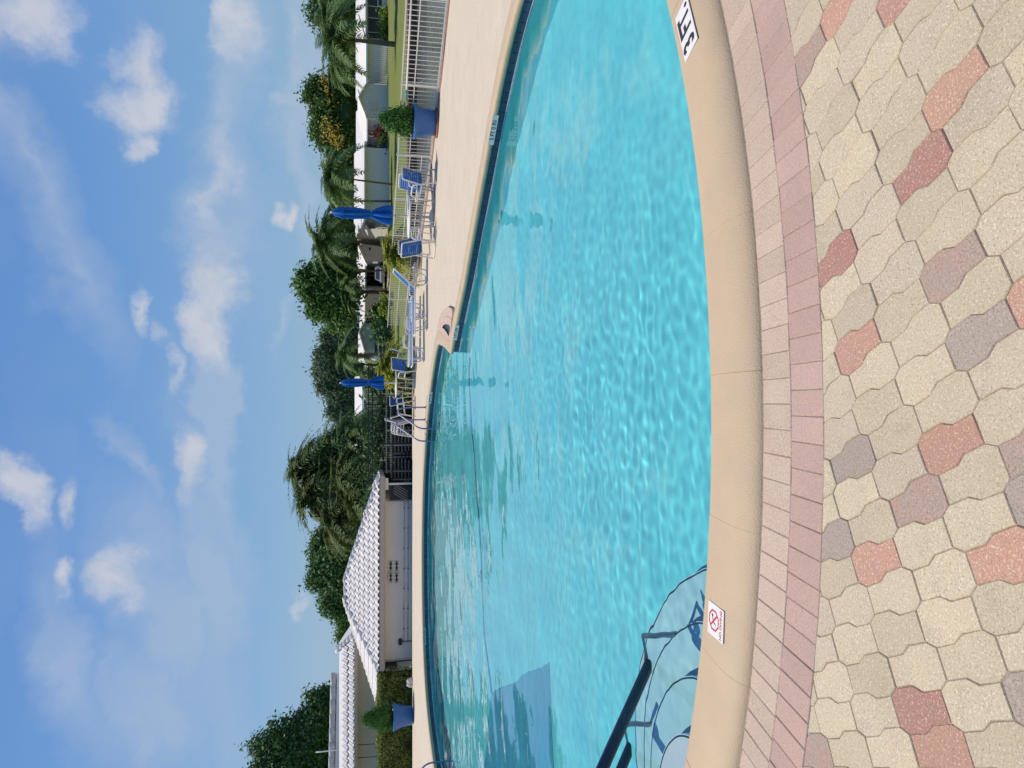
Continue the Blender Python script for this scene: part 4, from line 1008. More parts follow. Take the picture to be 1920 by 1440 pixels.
ph = empty('pump_house'); tag(ph, 'low stucco pump house under a white hipped barrel tile roof', 'building')
Rr = PD(711.5, 894, 26.85); Ll = PD(710.5, 1257, 27.3); BL = PD(704.0, 1311, 31.6); Ra = PD(651.5, 1082, 29.7); Rb = PD(649.0, 1131, 29.7)
ez = 1.12
for p in (Rr, Ll, BL): p.z = ez
Ra.z = Rb.z = (Ra.z + Rb.z) / 2
BR = Vector((Rr.x - .2, 32.4, ez))
tile_face(ph, [Ll, Rr, Ra, Rb], Ll, Rr)
tile_face(ph, [BL, Ll, Rb], BL, Ll)
MB().add([Rr, BR, Ra], [(0, 1, 2)]).add([BR, BL, Rb, Ra], [(0, 1, 2, 3)]).build('rear_roof', M_TILEW, ph)
hip_caps(ph, Rr, Ra); hip_caps(ph, Ll, Rb); hip_caps(ph, BL, Rb); hip_caps(ph, Ra, Rb)
def fascia(parent, pts, z0, z1, th, mat):
    mb = MB()
    for a, b in zip(pts, pts[1:]):
        a = Vector((a[0], a[1], 0)); b = Vector((b[0], b[1], 0)); d = b - a
        mb.box((a + b) / 2 + Vector((0, 0, (z0 + z1) / 2)), (d.length + th, th, z1 - z0), rz=math.atan2(d.y, d.x))
    return mb.build('fascia', mat, parent)
fascia(ph, [Rr, Ll, BL, BR, Rr], ez - .155, ez + .0, .05, M_FASCIA)
fascia(ph, [Rr + Vector((-.05, .05, 0)), Ll + Vector((.05, .05, 0)), BL + Vector((.05, -.05, 0))], ez - .19, ez - .10, .04, M_FASCIA)
MB().add([(p.x, p.y, ez - .10) for p in (Rr, Ll, BL, BR)], [(0, 1, 2, 3)]).build('soffit', M_WALLG, ph)
W0 = PD(772, 938, 27.45); W1 = PD(772, 1231, 27.8); W2 = Vector((W1.x + (BL - Ll).x * .62, W1.y + (BL - Ll).y * .62, 0)); W3 = Vector((W0.x, 31.8, 0))
def walls(parent, pts, z0, z1, th, mat, name='wall'):
    for a, b in zip(pts, pts[1:]):
        a = Vector((a[0], a[1], 0)); b = Vector((b[0], b[1], 0)); d = b - a; nn = Vector((-d.y, d.x, 0)).normalized()
        MB().box((a + b) / 2 + Vector((0, 0, (z0 + z1) / 2)), (d.length, th, z1 - z0), rz=math.atan2(d.y, d.x)).build(name, mat, parent)
M_WALLP = pmat('pump_house_stucco', (.74, .69, .63), .85, .2, var=.05, scale=2, bump=.15, bscale=50)
walls(ph, [W0, W1, W2, W3, W0], ZG - .1, ez - .10, .15, M_WALLP)
dW = (W1 - W0); dW.z = 0; Lw = dW.length; dW.normalize(); rzW = math.atan2(dW.y, dW.x); nW = Vector((dW.y, -dW.x, 0)); nW = nW if nW.y < 0 else -nW
for py in (1059.8, 1081.7):
    for px_ in (732.5, 743.6):
        c = PD(px_, py, 27.55); c = c + nW * .05
        blk = MB().box(c, (.36, .06, .165), rz=rzW).build('vent_block', M_WALLP, ph)
        b = MB()
        for dx in (-.075, .075): b.box(c + dW * dx + nW * .032, (.12, .012, .06), rz=rzW).box(c + dW * dx + nW * .033, (.05, .012, .105), rz=rzW)
        b.box(c + nW * .034, (.03, .012, .05), rz=rzW)
        for dx in (-.16, .16): b.box(c + dW * dx + nW * .033, (.018, .012, .12), rz=rzW)
        b.build('vent_opening', M_BLACK, blk)
def on_wall(px_, py, out=.09):
    c = PD(px_, py, 27.5); f = (Vector((c.x, c.y, 0)) - Vector((W0.x, W0.y, 0))).dot(dW); q = Vector((W0.x, W0.y, 0)) + dW * f + nW * out; return Vector((q.x, q.y, c.z))
for v in (757.5, 765.0):
    a = on_wall(v, 939); b_ = on_wall(v, 1208); b_.z = a.z
    mb = MB(); mb.tube([a, b_], .012, 6); mb.build('wall_pipe', M_FLAGGREY, ph, True)
    mb = MB()
    for k in range(7): mb.box(a.lerp(b_, (k + .3) / 7), (.03, .04, .05), rz=rzW)
    mb.build('pipe_clip', M_DKGREY, ph)
jb = empty('junction_box', on_wall(751, 1206, .12)); tag(jb, 'dark green electrical box on a stem at the pump house corner', 'electrical box')
MB().box((0, 0, 0), (.20, .12, .13), rz=rzW).build('box_body', M_BLACK, jb); MB().tube([(0, 0, -.06), (0, 0, -1.2)], .014, 6).build('stem', M_DKGREY, jb)
# things on the sunny end wall
dE = (W2 - W1); dE.normalize(); nE = Vector((-dE.y, dE.x, 0)); nE = nE if nE.x < 0 else -nE
def on_end(f, z, out=.1): q = Vector((W1.x, W1.y, 0)) + dE * f + nE * out; return Vector((q.x, q.y, z))
MB().box(on_end(.55, .74, .14), (.34, .14, .5), rz=math.atan2(dE.y, dE.x)).build('meter_cabinet', M_DKGREY, ph)
MB().box(on_end(.95, .60, .12), (.26, .12, .30), rz=math.atan2(dE.y, dE.x)).build('timer_box', M_DKGREY, ph)
mb = MB(); mb.tube(fillet([on_end(.25, .9), on_end(.25, .55), on_end(.15, .35), on_end(.15, -.8)], .1), .02, 8); mb.build('conduit', M_DKGREY, ph, True)
mb = MB(); mb.tube(fillet([on_end(2.2, .55), on_end(2.2, -.1), on_end(2.3, -.8)], .1), .02, 8); mb.build('conduit', M_WHITE, ph, True)
mb = MB(); mb.tube(fillet([on_end(.1, .1, .3), on_end(.1, -.4, .35), on_end(.6, -.5, .4), on_end(.6, -1, .4)], .1), .035, 8); mb.build('pvc_pipe', M_WHITE, ph, True)

# black lattice gate and white post right of the pump house
gt = empty('lattice_gate', PD(770, 925, 27.2)); gt.location.z = 0; tag(gt, 'black gate with slanted slats between the pump house and a white post', 'gate')
gx0 = PD(760, 937, 27.2).x - gt.location.x; gx1 = PD(760, 911, 27.2).x - gt.location.x; zt = PD(732, 920, 27.2).z; wg = gx1 - gx0
MB().box(((gx0 + gx1) / 2, .03, (zt - .02) / 2), (wg, .02, zt + .02)).build('backing', M_BLACK, gt)
for k in range(11):
    MB().box((gx0 + .02 + wg * ((k + .5) / 11), -.01, zt * .5), (.012, .02, zt * .8), ry=math.radians(32)).build('slat', M_FLAGGREY if k % 2 else M_DKGREY, gt)
MB().box(((gx0 + gx1) / 2, 0, zt + .02), (wg + .03, .05, .04)).build('top_rail', M_DKGREY, gt)
wp = empty('fence_post', (PD(770, 906.5, 27.15).x, 27.15, ZG)); tag(wp, 'single white metal post beside the black slatted gate', 'post')
MB().box((0, 0, 1.0), (.07, .07, 2.0)).build('shaft', M_WHITE, wp); MB().box((0, 0, PD(724, 906, 27.15).z + 1), (.42, .05, .16)).build('cross_bracket', M_WHITE, wp)

# black picket fence behind the far table
bf = empty('black_fence', (0, 28.4, 0)); tag(bf, 'tall black metal picket fence behind the stacked chairs and ladder', 'fence')
bx0, bx1 = PD(772, 905, 28.4).x, PD(772, 684, 28.4).x; zt = PD(687, 800, 28.4).z
pk = MB().box((0, 0, (zt + ZG) / 2), (.02, .02, zt - ZG)).mesh('picket', M_BLACK)
nb = int((bx1 - bx0) / .092)
for k in range(nb + 1): link('picket', pk, bf).location = (bx0 + k * .092, 0, 0)
for z in (zt - .08, zt - .22, .62, -.1): MB().box(((bx0 + bx1) / 2, -.0, z), (bx1 - bx0, .035, .035)).build('rail', M_BLACK, bf)
for k in range(4): MB().box((bx0 + (bx1 - bx0) * k / 3, .0, (zt + ZG) / 2), (.055, .055, zt - ZG + .06)).build('post', M_BLACK, bf)
wr = empty('rail_fence', (0, 28.8, 0)); tag(wr, 'low white two rail fence seen through the black pickets', 'fence')
for z in (PD(724.5, 800, 28.8).z, PD(732.5, 800, 28.8).z): MB().box(((bx0 + bx1) / 2 - .3, 0, z), (bx1 - bx0 - 1.2, .04, .045)).build('rail', M_ALU, wr)
for k in range(4): MB().box((bx0 + .4 + (bx1 - bx0 - 1.5) * k / 3, .02, -.05), (.06, .06, 1.9)).build('post', M_ALU, wr)
for si, xx in enumerate((PD(750, 834, 28.3).x, PD(750, 878, 28.3).x)):
    s = empty('lounger_stack', (xx, 29.0, ZG)); tag(s, ('right' if si == 0 else 'left') + ' pile of pale loungers stored behind the black fence', 'lounger pile', 'stored loungers behind the black fence')
    for k in range(6): MB().box((0, .02 * k, 1.0 + .13 * k), (1.25 - .08 * k, .5, .04)).build('lounger_frame', M_FLAGGREY, s)
    for q in (-.5, .5): MB().box((q, 0, .82), (.05, .4, 1.64)).build('leg', M_FLAGGREY, s)

def box_leaves(name, x0, x1, y0, y1, z0, z1, n, size, seed, mat, parent, wob=.06):
    r = np.random.default_rng(seed); dx, dy, dz = x1 - x0, y1 - y0, z1 - z0
    A = np.array([dx * dz, dx * dy, dy * dz]); c = r.choice(3, n, p=A / A.sum()); u = r.random(n); v = r.random(n)
    P = np.zeros((n, 3)); Nm = np.zeros((n, 3))
    m0 = c == 0; P[m0] = np.stack([x0 + u[m0] * dx, np.full(m0.sum(), y0), z0 + v[m0] * dz], 1); Nm[m0] = (0, -1, 0)
    m1 = c == 1; P[m1] = np.stack([x0 + u[m1] * dx, y0 + v[m1] * dy, np.full(m1.sum(), z1)], 1); Nm[m1] = (0, 0, 1)
    m2 = c == 2; P[m2] = np.stack([np.where(r.random(m2.sum()) < .5, x0, x1), y0 + u[m2] * dy, z0 + v[m2] * dz], 1); Nm[m2] = (1, 0, 0)
    lump = np.sin(P[:, 0] * 5.1 + 2 * np.sin(P[:, 2] * 3.3)) * np.sin(P[:, 2] * 5.7 + P[:, 0]); P += Nm * (wob * lump + r.normal(size=n) * .035)[:, None]
    nrm = Nm + r.normal(size=P.shape) * .7; nrm /= np.linalg.norm(nrm, axis=1)[:, None]; ax = r.normal(size=P.shape); ax -= nrm * (ax * nrm).sum(1)[:, None]; ax /= np.linalg.norm(ax, axis=1)[:, None]; bx = np.cross(nrm, ax)
    s = (size * (.6 + .8 * r.random(n)))[:, None]
    V = np.stack([P - ax * s * .5, P + bx * s * .28, P + ax * s * .5, P - bx * s * .28], 1).reshape(-1, 3); t = np.repeat(np.clip(.5 + .22 * r.normal(size=n) + .2 * lump, 0, 1), 4)
    return link(name, npmesh(name, V, np.arange(len(V)).reshape(-1, 4), mat, False, t), parent)
hx1 = PD(772, 1267, 26.95).x; hx0 = PD(772, 1640, 26.95).x
hg = empty('clipped_hedge', ((hx0 + hx1) / 2, 27.3, ZG)); tag(hg, 'clipped green box hedge in front of the long tiled building', 'hedge')
hw = (hx1 - hx0) / 2; htop = PD(710.5, 1400, 27.0).z - ZG
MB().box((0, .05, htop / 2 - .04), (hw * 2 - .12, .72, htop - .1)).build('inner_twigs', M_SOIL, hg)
box_leaves('foliage', -hw, hw, -.38, .45, .0, htop, 26000, .075, 3, ML_HEDGE, hg)
for k, (py, r) in enumerate(((1276, .10), (1283, .085))):
    c = PD(766, py, 26.5); o = bpy.data.objects.new('edge_rock', None); b = MB(); b.lathe([(.02, -.02), (r, .0), (r * 1.1, .09), (r * .6, .19), (.02, .21)], 9, fold=lambda a, i: 1 + .15 * math.sin(2 * a + i)); q = b.build('edge_rock', M_ROCK, None, True)
    q.location = (c.x, 26.45, 0); tag(q, 'pale rock at the hedge foot ' + ('next to the pump house end' if k == 0 else 'nearer the blue pot'), 'rock', 'pale rocks at the hedge foot'); bpy.data.objects.remove(o)

# long building with the tiled skirt roof
lb = empty('long_building'); tag(lb, 'long grey stucco building with a white barrel tile skirt roof at the left', 'building')
Yw = 33.0; xr = PD(700, 1193, Yw).x; xl = PD(700, 1600, Yw).x
ze = PD(665, 1330, 32.4).z; zs = PD(636, 1330, 33.5).z
MB().box(((xr + xl) / 2, Yw + 3.3, (ze + ZG) / 2), (xr - xl, 6.0, ze - ZG)).build('wall', M_WALLG, lb)
A_ = Vector((xl, 32.4, ze)); B_ = Vector((xr + .35, 32.4, ze)); C_ = Vector((xr - .65, 33.5, zs)); D2 = Vector((xl, 33.5, zs)); E_ = Vector((xr + .35, 34.6, ze)); F2 = Vector((xr - .65, 34.6, zs))
tile_face(lb, [A_, B_, C_, D2], A_, B_, row=.52, col=.285)
MB().add([B_, E_, F2, C_], [(0, 1, 2, 3)]).add([C_, F2, Vector((xl, 34.6, zs)), D2], [(0, 1, 2, 3)]).build('side_roof', M_TILEW, lb)
hip_caps(lb, B_, C_)
MB().box(((xr + xl) / 2 + .15, 32.42, ze - .06), (xr - xl + .3, .05, .12)).build('fascia', M_FASCIA, lb)
p1 = PD(631, 1262, 37.5); p2 = PD(617, 1560, 33.8); p1.z = p2.z = (p1.z + p2.z) / 2 + .03
dd = (p2 - p1); dd.normalize(); Lp = (p2 - p1).length
MB().box((p1 + p2) / 2 - Vector((0, 0, .40)), (Lp - .1, .3, .5), rz=math.atan2(dd.y, dd.x)).build('upper_wall', M_WALLW, lb)
for k in range(int(Lp / .62)):
    c = p1 + dd * (.62 * (k + .5)); b = MB(); b.tube([c - dd * .315 + Vector((0, 0, .02)), c + dd * .31], .15, 12); b.build('ridge_pipe', M_FLAGGREY, lb, True)
for v, y in ((680, 1355), (691, 1355), (702, 1355)):
    c = PD(v + 6, y, Yw - .05); k = MB().box(c, (.36, .06, .17)).build('vent_block', M_WALLG, lb); MB().box(c + Vector((0, -.035, 0)), (.26, .012, .09)).build('vent_opening', M_BLACK, k)
for y in (1362, 1397, 1421):
    a = PD(670, y, Yw - .04); mb = MB(); mb.tube(fillet([(a.x, a.y, ze), (a.x - .02, a.y, 1.2), (a.x + .03, a.y, ZG)], .2), .018, 6); mb.build('cable_conduit', M_DKGREY if y > 1380 else M_WALLW, lb, True)
a = PD(617, 1408, 35.2); mb = MB(); mb.tube([(a.x, a.y, a.z - .6), (a.x, a.y, PD(592, 1408, 35.2).z)], .03, 8); mb.build('vent_pipe', M_WHITE, lb, True)

# ================================================================== TREES
def tree(name, blobs, Y, n, size, seed, mat, label, trunk=None, group='trees behind the houses and pool', depth=.8, **k):
    W = []
    for (x, y, rx, ry) in blobs:
        c = PD(x, y, Y); s = Y / FPX; W.append([c.x, c.y, c.z, ry * s, (rx + ry) / 2 * s * depth, rx * s])
    W = np.array(W); base = W[:, :3].mean(0)
    if trunk is None: trunk = base[0]
    t = empty(name, (trunk, Y, ZG)); tag(t, label, 'tree', group)
    W[:, 0] -= trunk; W[:, 1] -= Y; W[:, 2] -= ZG
    low = max(.6, (W[:, 2] - W[:, 5]).min()); r = max(.08, .02 * W[:, 2].max())
    b = MB(); b.tube([(0, 0, -.1), (.05, 0, low * .5), (0, 0, low + .3), (W[:, 0].mean() * .4, 0, W[:, 2].mean())], [r * 1.3, r, r * .85, r * .3], 8)
    for w in W[:7]: b.tube([(0, 0, low * .8), (w[0] * .5, w[1] * .5, (low + w[2]) * .5), (w[0], w[1], w[2])], [r * .6, r * .4, r * .15], 6)
    b.build('trunk', M_BARK, t, True)
    rr = np.random.default_rng(seed); X2 = []
    for w in W:     # break the crown into lumps of its own
        X2.append(list(w[:3]) + list(w[3:] * .80))
        for q in range(9):
            d = rr.normal(size=3); d /= np.linalg.norm(d); X2.append(list(w[:3] + d * w[3:] * (.62 + .3 * rr.random())) + list(w[3:] * (.24 + .2 * rr.random())))
    leaves('crown', X2, int(n * 2.6), size * .56, seed, mat, t, **k)
    # dark solid lumps fill the crown so it is not see-through
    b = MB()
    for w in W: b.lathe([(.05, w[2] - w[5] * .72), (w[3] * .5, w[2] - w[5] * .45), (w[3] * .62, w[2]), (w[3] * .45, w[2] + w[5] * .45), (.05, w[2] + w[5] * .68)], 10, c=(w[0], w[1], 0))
    b.build('crown_core', ML_DARK, t)
    return t, W
tree('shade_tree', [(640, 30, 48, 55), (650, -60, 55, 70), (655, 110, 30, 35)], 118, 9000, .95, 1, ML_DARK, 'dark green tree behind the palm at the right edge of the photo')
bt, Wb = tree('flowering_tree', [(612, 195, 36, 40), (625, 245, 36, 48), (640, 165, 34, 36), (640, 295, 32, 34), (600, 170, 20, 24), (650, 225, 26, 70), (605, 235, 22, 26)], 116, 15000, .9, 2, ML_MID, 'big green tree with yellow blossom patches above the gabled house')
V_, T_ = [], []
fl = []
for (x, y, rx, ry) in ((606, 152, 5, 9), (612, 170, 5, 10), (610, 232, 6, 10), (618, 245, 7, 9), (624, 258, 6, 9), (634, 240, 5, 7), (607, 256, 5, 8), (640, 262, 5, 9), (645, 285, 4, 7), (622, 236, 4, 6), (632, 272, 5, 8), (618, 192, 3, 6)):
    c = PD(x, y, 112.3); fl.append([c.x - bt.location.x, c.y - bt.location.y, c.z - ZG, ry * .079, 2.2, rx * .079])
leaves('blossoms', fl, 760, .40, 8, M_FLOWER, bt, hollow=.1)
tree('shade_tree', [(652, 345, 28, 45), (655, 400, 26, 30), (640, 315, 26, 26)], 120, 6500, .95, 3, ML_DARK, 'dark tree behind the slim palms right of the tall umbrella')
tree('shade_tree', [(650, 440, 30, 45), (655, 480, 26, 30)], 115, 6000, .9, 4, ML_DARK, 'dark tree behind the tall palm left of the umbrella')
tree('broadleaf_tree', [(600, 520, 34, 30), (632, 550, 36, 44), (604, 572, 28, 26), (575, 528, 18, 20), (640, 595, 24, 22), (640, 510, 26, 26), (585, 545, 22, 22)], 84, 14000, .72, 5, ML_MID, 'tall rounded broadleaf tree rising highest behind the loungers')
tree('feathery_tree', [(640, 640, 36, 40), (620, 690, 28, 34), (645, 730, 34, 40), (655, 780, 30, 34), (610, 665, 18, 22), (618, 720, 22, 24), (635, 765, 24, 26), (660, 690, 26, 60)], 100, 21000, .62, 6, ML_GREY, 'grey green feathery trees massed behind the far umbrella', droop=.6)
tree('hedge_tree', [(620, 1050, 42, 60), (634, 1105, 36, 46), (606, 1020, 28, 34), (608, 1070, 28, 36), (655, 1010, 40, 46), (636, 1000, 36, 30), (648, 1138, 24, 24)], 46, 16000, .34, 7, ML_DARK, 'broad dense green tree behind the pump house roof')
tree('small_tree', [(645, 1168, 16, 14), (655, 1150, 16, 16), (652, 1190, 20, 16)], 60, 2200, .36, 9, ML_MID, 'small tree showing between the two tiled roofs')
tree('dark_tree', [(555, 1415, 90, 54), (585, 1365, 54, 56), (602, 1315, 32, 30), (520, 1450, 60, 36), (580, 1480, 90, 50), (545, 1385, 34, 30), (600, 1345, 34, 30), (500, 1490, 60, 46)], 48, 22000, .40, 10, ML_DARK, 'large dark tree at the left edge above the long building')

# palms ------------------------------------------------------------
def frond_mesh(name, L, arch, droop, leaf, n, mat, width=.05, seed=0):
    r = np.random.default_rng(seed); V = []; Fs = []; T = []
    def pos(t): return np.array([L * (t - .18 * t ** 3) * math.cos(.2), 0, L * (arch * t - (arch + droop) * t ** 2.2)])
    k = 9
    for i in range(k + 1):
        t = i / k; p = pos(t); w = .03 * (1 - .8 * t) * L / 3
        V += [p + np.array([0, -w, 0]), p + np.array([0, w, 0])]; T += [.75, .75]
    for i in range(k): Fs.append((2 * i, 2 * i + 1, 2 * i + 3, 2 * i + 2))
    for i in range(n):
        t = .12 + .88 * (i + r.random() * .6) / n; p = pos(t); d = pos(min(1, t + .03)) - pos(t - .03); d /= np.linalg.norm(d)
        l = leaf * L * (math.sin(PI * (.12 + .83 * t)) ** .7) * (.8 + .4 * r.random())
        for s in (-1, 1):
            side = np.array([0, s, 0]); out = side * .78 + d * .5 + np.array([0, 0, .22 - .15 * t + r.normal() * .18]); out /= np.linalg.norm(out)
            tip2 = out * .55 + np.array([0, 0, -.62]) + d * .12; q0 = p; q1 = p + out * l * .5; q2 = q1 + tip2 / np.linalg.norm(tip2) * l * .55; w = width * L / 3
            b0 = len(V); V += [q0 - d * w * .5, q0 + d * w * .5, q1 + d * w * .6, q1 - d * w * .6, q2]; tt = float(np.clip(.5 + r.normal() * .22, 0, 1)); T += [tt] * 5
            Fs += [(b0, b0 + 1, b0 + 2, b0 + 3), (b0 + 3, b0 + 2, b0 + 4, b0 + 4)]
    me = bpy.data.meshes.new(name); me.from_pydata([tuple(v) for v in V], [], [f if f[2] != f[3] else f[:3] for f in Fs]); a = me.attributes.new('tint', 'FLOAT', 'POINT'); a.data.foreach_set('value', np.array(T, np.float32)); me.materials.append(mat); me.update(); return me
Q_FR = [frond_mesh('frond', 1.0, .5 + .12 * k, .40 + .1 * k, .25, 34, ML_PALM, .075, k) for k in range(3)]
A_FR = [frond_mesh('frond', 1.0, 1.1 + .15 * k, .45 + .15 * k, .26, 26, ML_ARECA, .10, 10 + k) for k in range(3)]
D_FR = [frond_mesh('frond', 1.0, .15, .9, .16, 16, ML_DEAD, .10, 20)]
def palm(base, crown, R, nf, label, fr=Q_FR, seed=0, r0=.16, dead=0, group='palms', spread=(.02, 1.25), curve=0.0, cat='palm tree'):
    rr = random.Random(seed); t = empty('palm_tree', base); tag(t, label, cat, group); c = Vector(crown) - Vector(base)
    b = MB(); mid = c * .5 + Vector((curve, 0, 0)); pts = [Vector((0, 0, -.1)) * (1 - s) ** 2 + mid * 2 * s * (1 - s) + c * s * s for s in np.linspace(0, 1, 9)]
    b.tube(pts, [r0 * (1.25 - .5 * s) for s in np.linspace(0, 1, 9)], 10); b.build('trunk', M_PALMB, t, True)
    if c.z > 1.5: b = MB(); b.tube([c - Vector((0, 0, .15)), c + Vector((0, 0, .5 * min(1, R / 3)))], [r0 * .8, r0 * .35], 8); b.build('crown_shaft', ML_PALM, t, True)
    for k in range(nf + dead):
        isd = k >= nf; me = rr.choice(D_FR if isd else fr); o = link('frond', me, t); a = k * 2.39996 + rr.uniform(-.3, .3)
        pitch = rr.uniform(-1.35, -.9) if isd else spread[0] + (spread[1] - spread[0]) * (k + .5) / nf + rr.uniform(-.12, .12); L = R * rr.uniform(.85, 1.12) * (.6 if isd else 1)
        o.rotation_euler = (rr.uniform(-.25, .25), -pitch, a); o.scale = (L, L, L); o.location = c + Vector((0, 0, .12 * R * max(0, pitch) * .3))
    return t
def gz(x, y, z=ZG): return G(x, y, z)
def at(y, Y, z): d = ray(900, y); return Vector((d.x / d.y * Y, Y, z))
def crownpt(x, y, Y): return PD(x, y, Y)
palm(gz(740, 83), crownpt(662, 75, 66.5), 4.3, 34, 'full queen palm with drooping fronds in front of the white garage', seed=1, r0=.2)
palm(at(140, 106, ZG), crownpt(650, 125, 106), 4.3, 26, 'palm crown above the garage roof, left of the full queen palm', seed=2, r0=.14)
palm(at(20, 108, ZG), crownpt(638, 25, 108), 5.4, 28, 'palm crown above the porch roof at the right edge', seed=12, r0=.16)
palm(gz(736, 346), crownpt(650, 335, 67.5), 3.6, 30, 'slim palm with a thin dark trunk before the grey carport', seed=3, r0=.09)
palm(at(385, 78, ZG), crownpt(652, 377, 78), 3.3, 26, 'palm with hanging fronds just right of the tall umbrella', seed=4, r0=.1)
palm(gz(727, 461), crownpt(632, 448, 78), 4.2, 32, 'tall palm left of the tall umbrella before the white gable', seed=5, r0=.17)
palm(gz(722, 507), crownpt(640, 498, 86), 4.2, 28, 'palm with a leaning trunk in front of the carport', seed=6, r0=.14, curve=-.5)
palm(at(511, 88, ZG), crownpt(650, 512, 88), 3.6, 22, 'thin straight palm beside the leaning one at the carport', seed=7, r0=.1)
palm(gz(726, 543), crownpt(662, 536, 82), 3.0, 20, 'palm with a bowed trunk below the tall broadleaf tree', seed=8, r0=.12, curve=-1.3)
palm(gz(726, 545), crownpt(672, 556, 82), 2.6, 18, 'second bowed palm trunk crossing below the broadleaf tree', seed=9, r0=.11, curve=.9)
palm(at(661, 62, ZG), crownpt(664, 668, 62), 2.4, 16, 'palm with a skirt of dead brown fronds behind the far chairs', seed=10, r0=.14, dead=16)
# areca clump at the left of the black fence
ac = 0
for (x, y, R, Yp, nm) in ((585, 880, 3.0, 39, 'tallest areca palm in the clump behind the black fence'), (600, 930, 2.9, 38, 'bushy areca palm above the right end of the tiled roof'), (625, 845, 2.6, 38, 'areca palm on the right side of the clump'),
                      (640, 965, 2.5, 37, 'areca palm touching the tiled roof'), (655, 895, 2.4, 36, 'low areca palm in the middle of the clump'), (655, 815, 2.1, 37, 'low areca palm with reddish stems at the right of the clump'), (630, 990, 2.2, 40, 'areca palm in front of the broad dense tree'), (675, 935, 2.0, 35, 'lowest areca palm against the black fence')):
    ac += 1; cp = PD(x + 22, y, Yp); palm(at(y, Yp, ZG), cp, R * .84, 42, nm, fr=A_FR if ac % 3 else Q_FR, seed=30 + ac, r0=.07, dead=7, group='areca palms in the clump', spread=(-.5, 1.35))
# dark shrubbery under the clump
us = empty('shrubbery', (PD(700, 800, 30).x, 29.9, ZG)); tag(us, 'dark shrubs filling the shade behind the black fence', 'shrubs')
leaves('foliage', [(-3.9 + k * .7, .4 * math.sin(k * 2.1) + .6, 1.25 + .2 * math.sin(k * 1.7), .8, .8, 1.25) for k in range(9)], 12000, .2, 60, ML_DARK, us)
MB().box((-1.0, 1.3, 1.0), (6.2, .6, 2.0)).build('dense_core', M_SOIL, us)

# shrubs on and beyond the deck
def shrub(name, px, Y, rx, ry, z0, n, size, mat, label, seed, stem=.2, cat='shrub'):
    c = PD(px[0], px[1], Y); s = Y / FPX; t = empty(name, (c.x, Y, z0)); tag(t, label, cat, 'shrubs and bushes')
    cz = c.z - z0; leaves('foliage', [(0, 0, cz, ry * s, ry * s, rx * s), (.3 * ry * s, 0, cz - .4 * rx * s, ry * s * .7, ry * s * .7, rx * s * .7), (-.35 * ry * s, 0, cz - .25 * rx * s, ry * s * .65, ry * s * .65, rx * s * .75)], n, size, seed, mat, t, hollow=.25)
    b = MB()
    for k in range(5): b.tube([(0, 0, -.05), (.25 * ry * s * math.cos(k * 1.3), .2 * ry * s * math.sin(k * 1.3), cz * .7), (.6 * ry * s * math.cos(k * 1.3), .5 * ry * s * math.sin(k * 1.3), cz)], .015, 5)
    b.build('stems', M_BARK, t); return t
def grassy(name, px, Y, R, nf, z0, fr, label, seed):
    c = PD(px[0], px[1], Y); t = palm((c.x, Y, z0), (c.x, Y, z0 + .16), R, nf, label, fr=fr, seed=seed, r0=.05, spread=(.25, 1.45), group='shrubs and bushes', cat='shrub'); t.name = name; return t
G_FR = [frond_mesh('frond', 1.0, 1.2, .5, .22, 16, ML_GOLD, .13, 41), frond_mesh('frond', 1.0, 1.0, .45, .22, 16, ML_LIME, .13, 42)]
grassy('golden_palm', (742, 474), 22.9, 1.3, 46, .0, G_FR, 'golden green palm shrub behind the left chair of the right table', 71)
c = grassy('golden_palm', (725, 688), 26.2, 1.35, 50, .0, G_FR, 'yellow green shrub behind the bright chair of the far table', 72)
for (px, Y, rx, ry, n, size, mat, lab, sd) in (((712, 585), 84, 13, 15, 1800, .42, ML_DARK, 'dark round bush before the white walled house', 80), ((711, 606), 82, 11, 13, 1500, .42, ML_DARK, 'second dark round bush left of the first', 81),
        ((722, 570), 72, 8, 12, 900, .36, ML_LIME, 'leafy plant with orange touches on the far bank', 82), ((708, 612), 74, 12, 8, 1100, .30, ML_MID, 'light green bush before the grey gable', 83), ((716, 633), 70, 9, 8, 700, .4, ML_DARK, 'spiky dark plant by the parked black car', 84),
        ((711, 252), 88, 10, 10, 900, .32, M_REDLEAF, 'reddish shrub under the small dark window', 85), ((718, 262), 87, 8, 8, 600, .3, ML_DARK, 'dark bush beside the reddish shrub', 86), ((719, 342), 86, 7, 7, 600, .3, ML_MID, 'bush at the foot of the slim palm', 87), ((716, 318), 87, 8, 8, 500, .3, ML_DARK, 'low dark bush beside the white garden chair', 88), ((722, 300), 86, 4, 16, 500, .28, M_REDLEAF, 'red flower bed before the recessed wall', 89)):
    shrub('bush', px, Y, rx, ry, ZG, n, size, mat, lab, sd)
sc_ = shrub('flower_hedge', (720, 42), 89, 4.5, 30, ZG, 2600, .3, ML_LIME, 'low hedge with yellow flowers below the screened porch', 90)

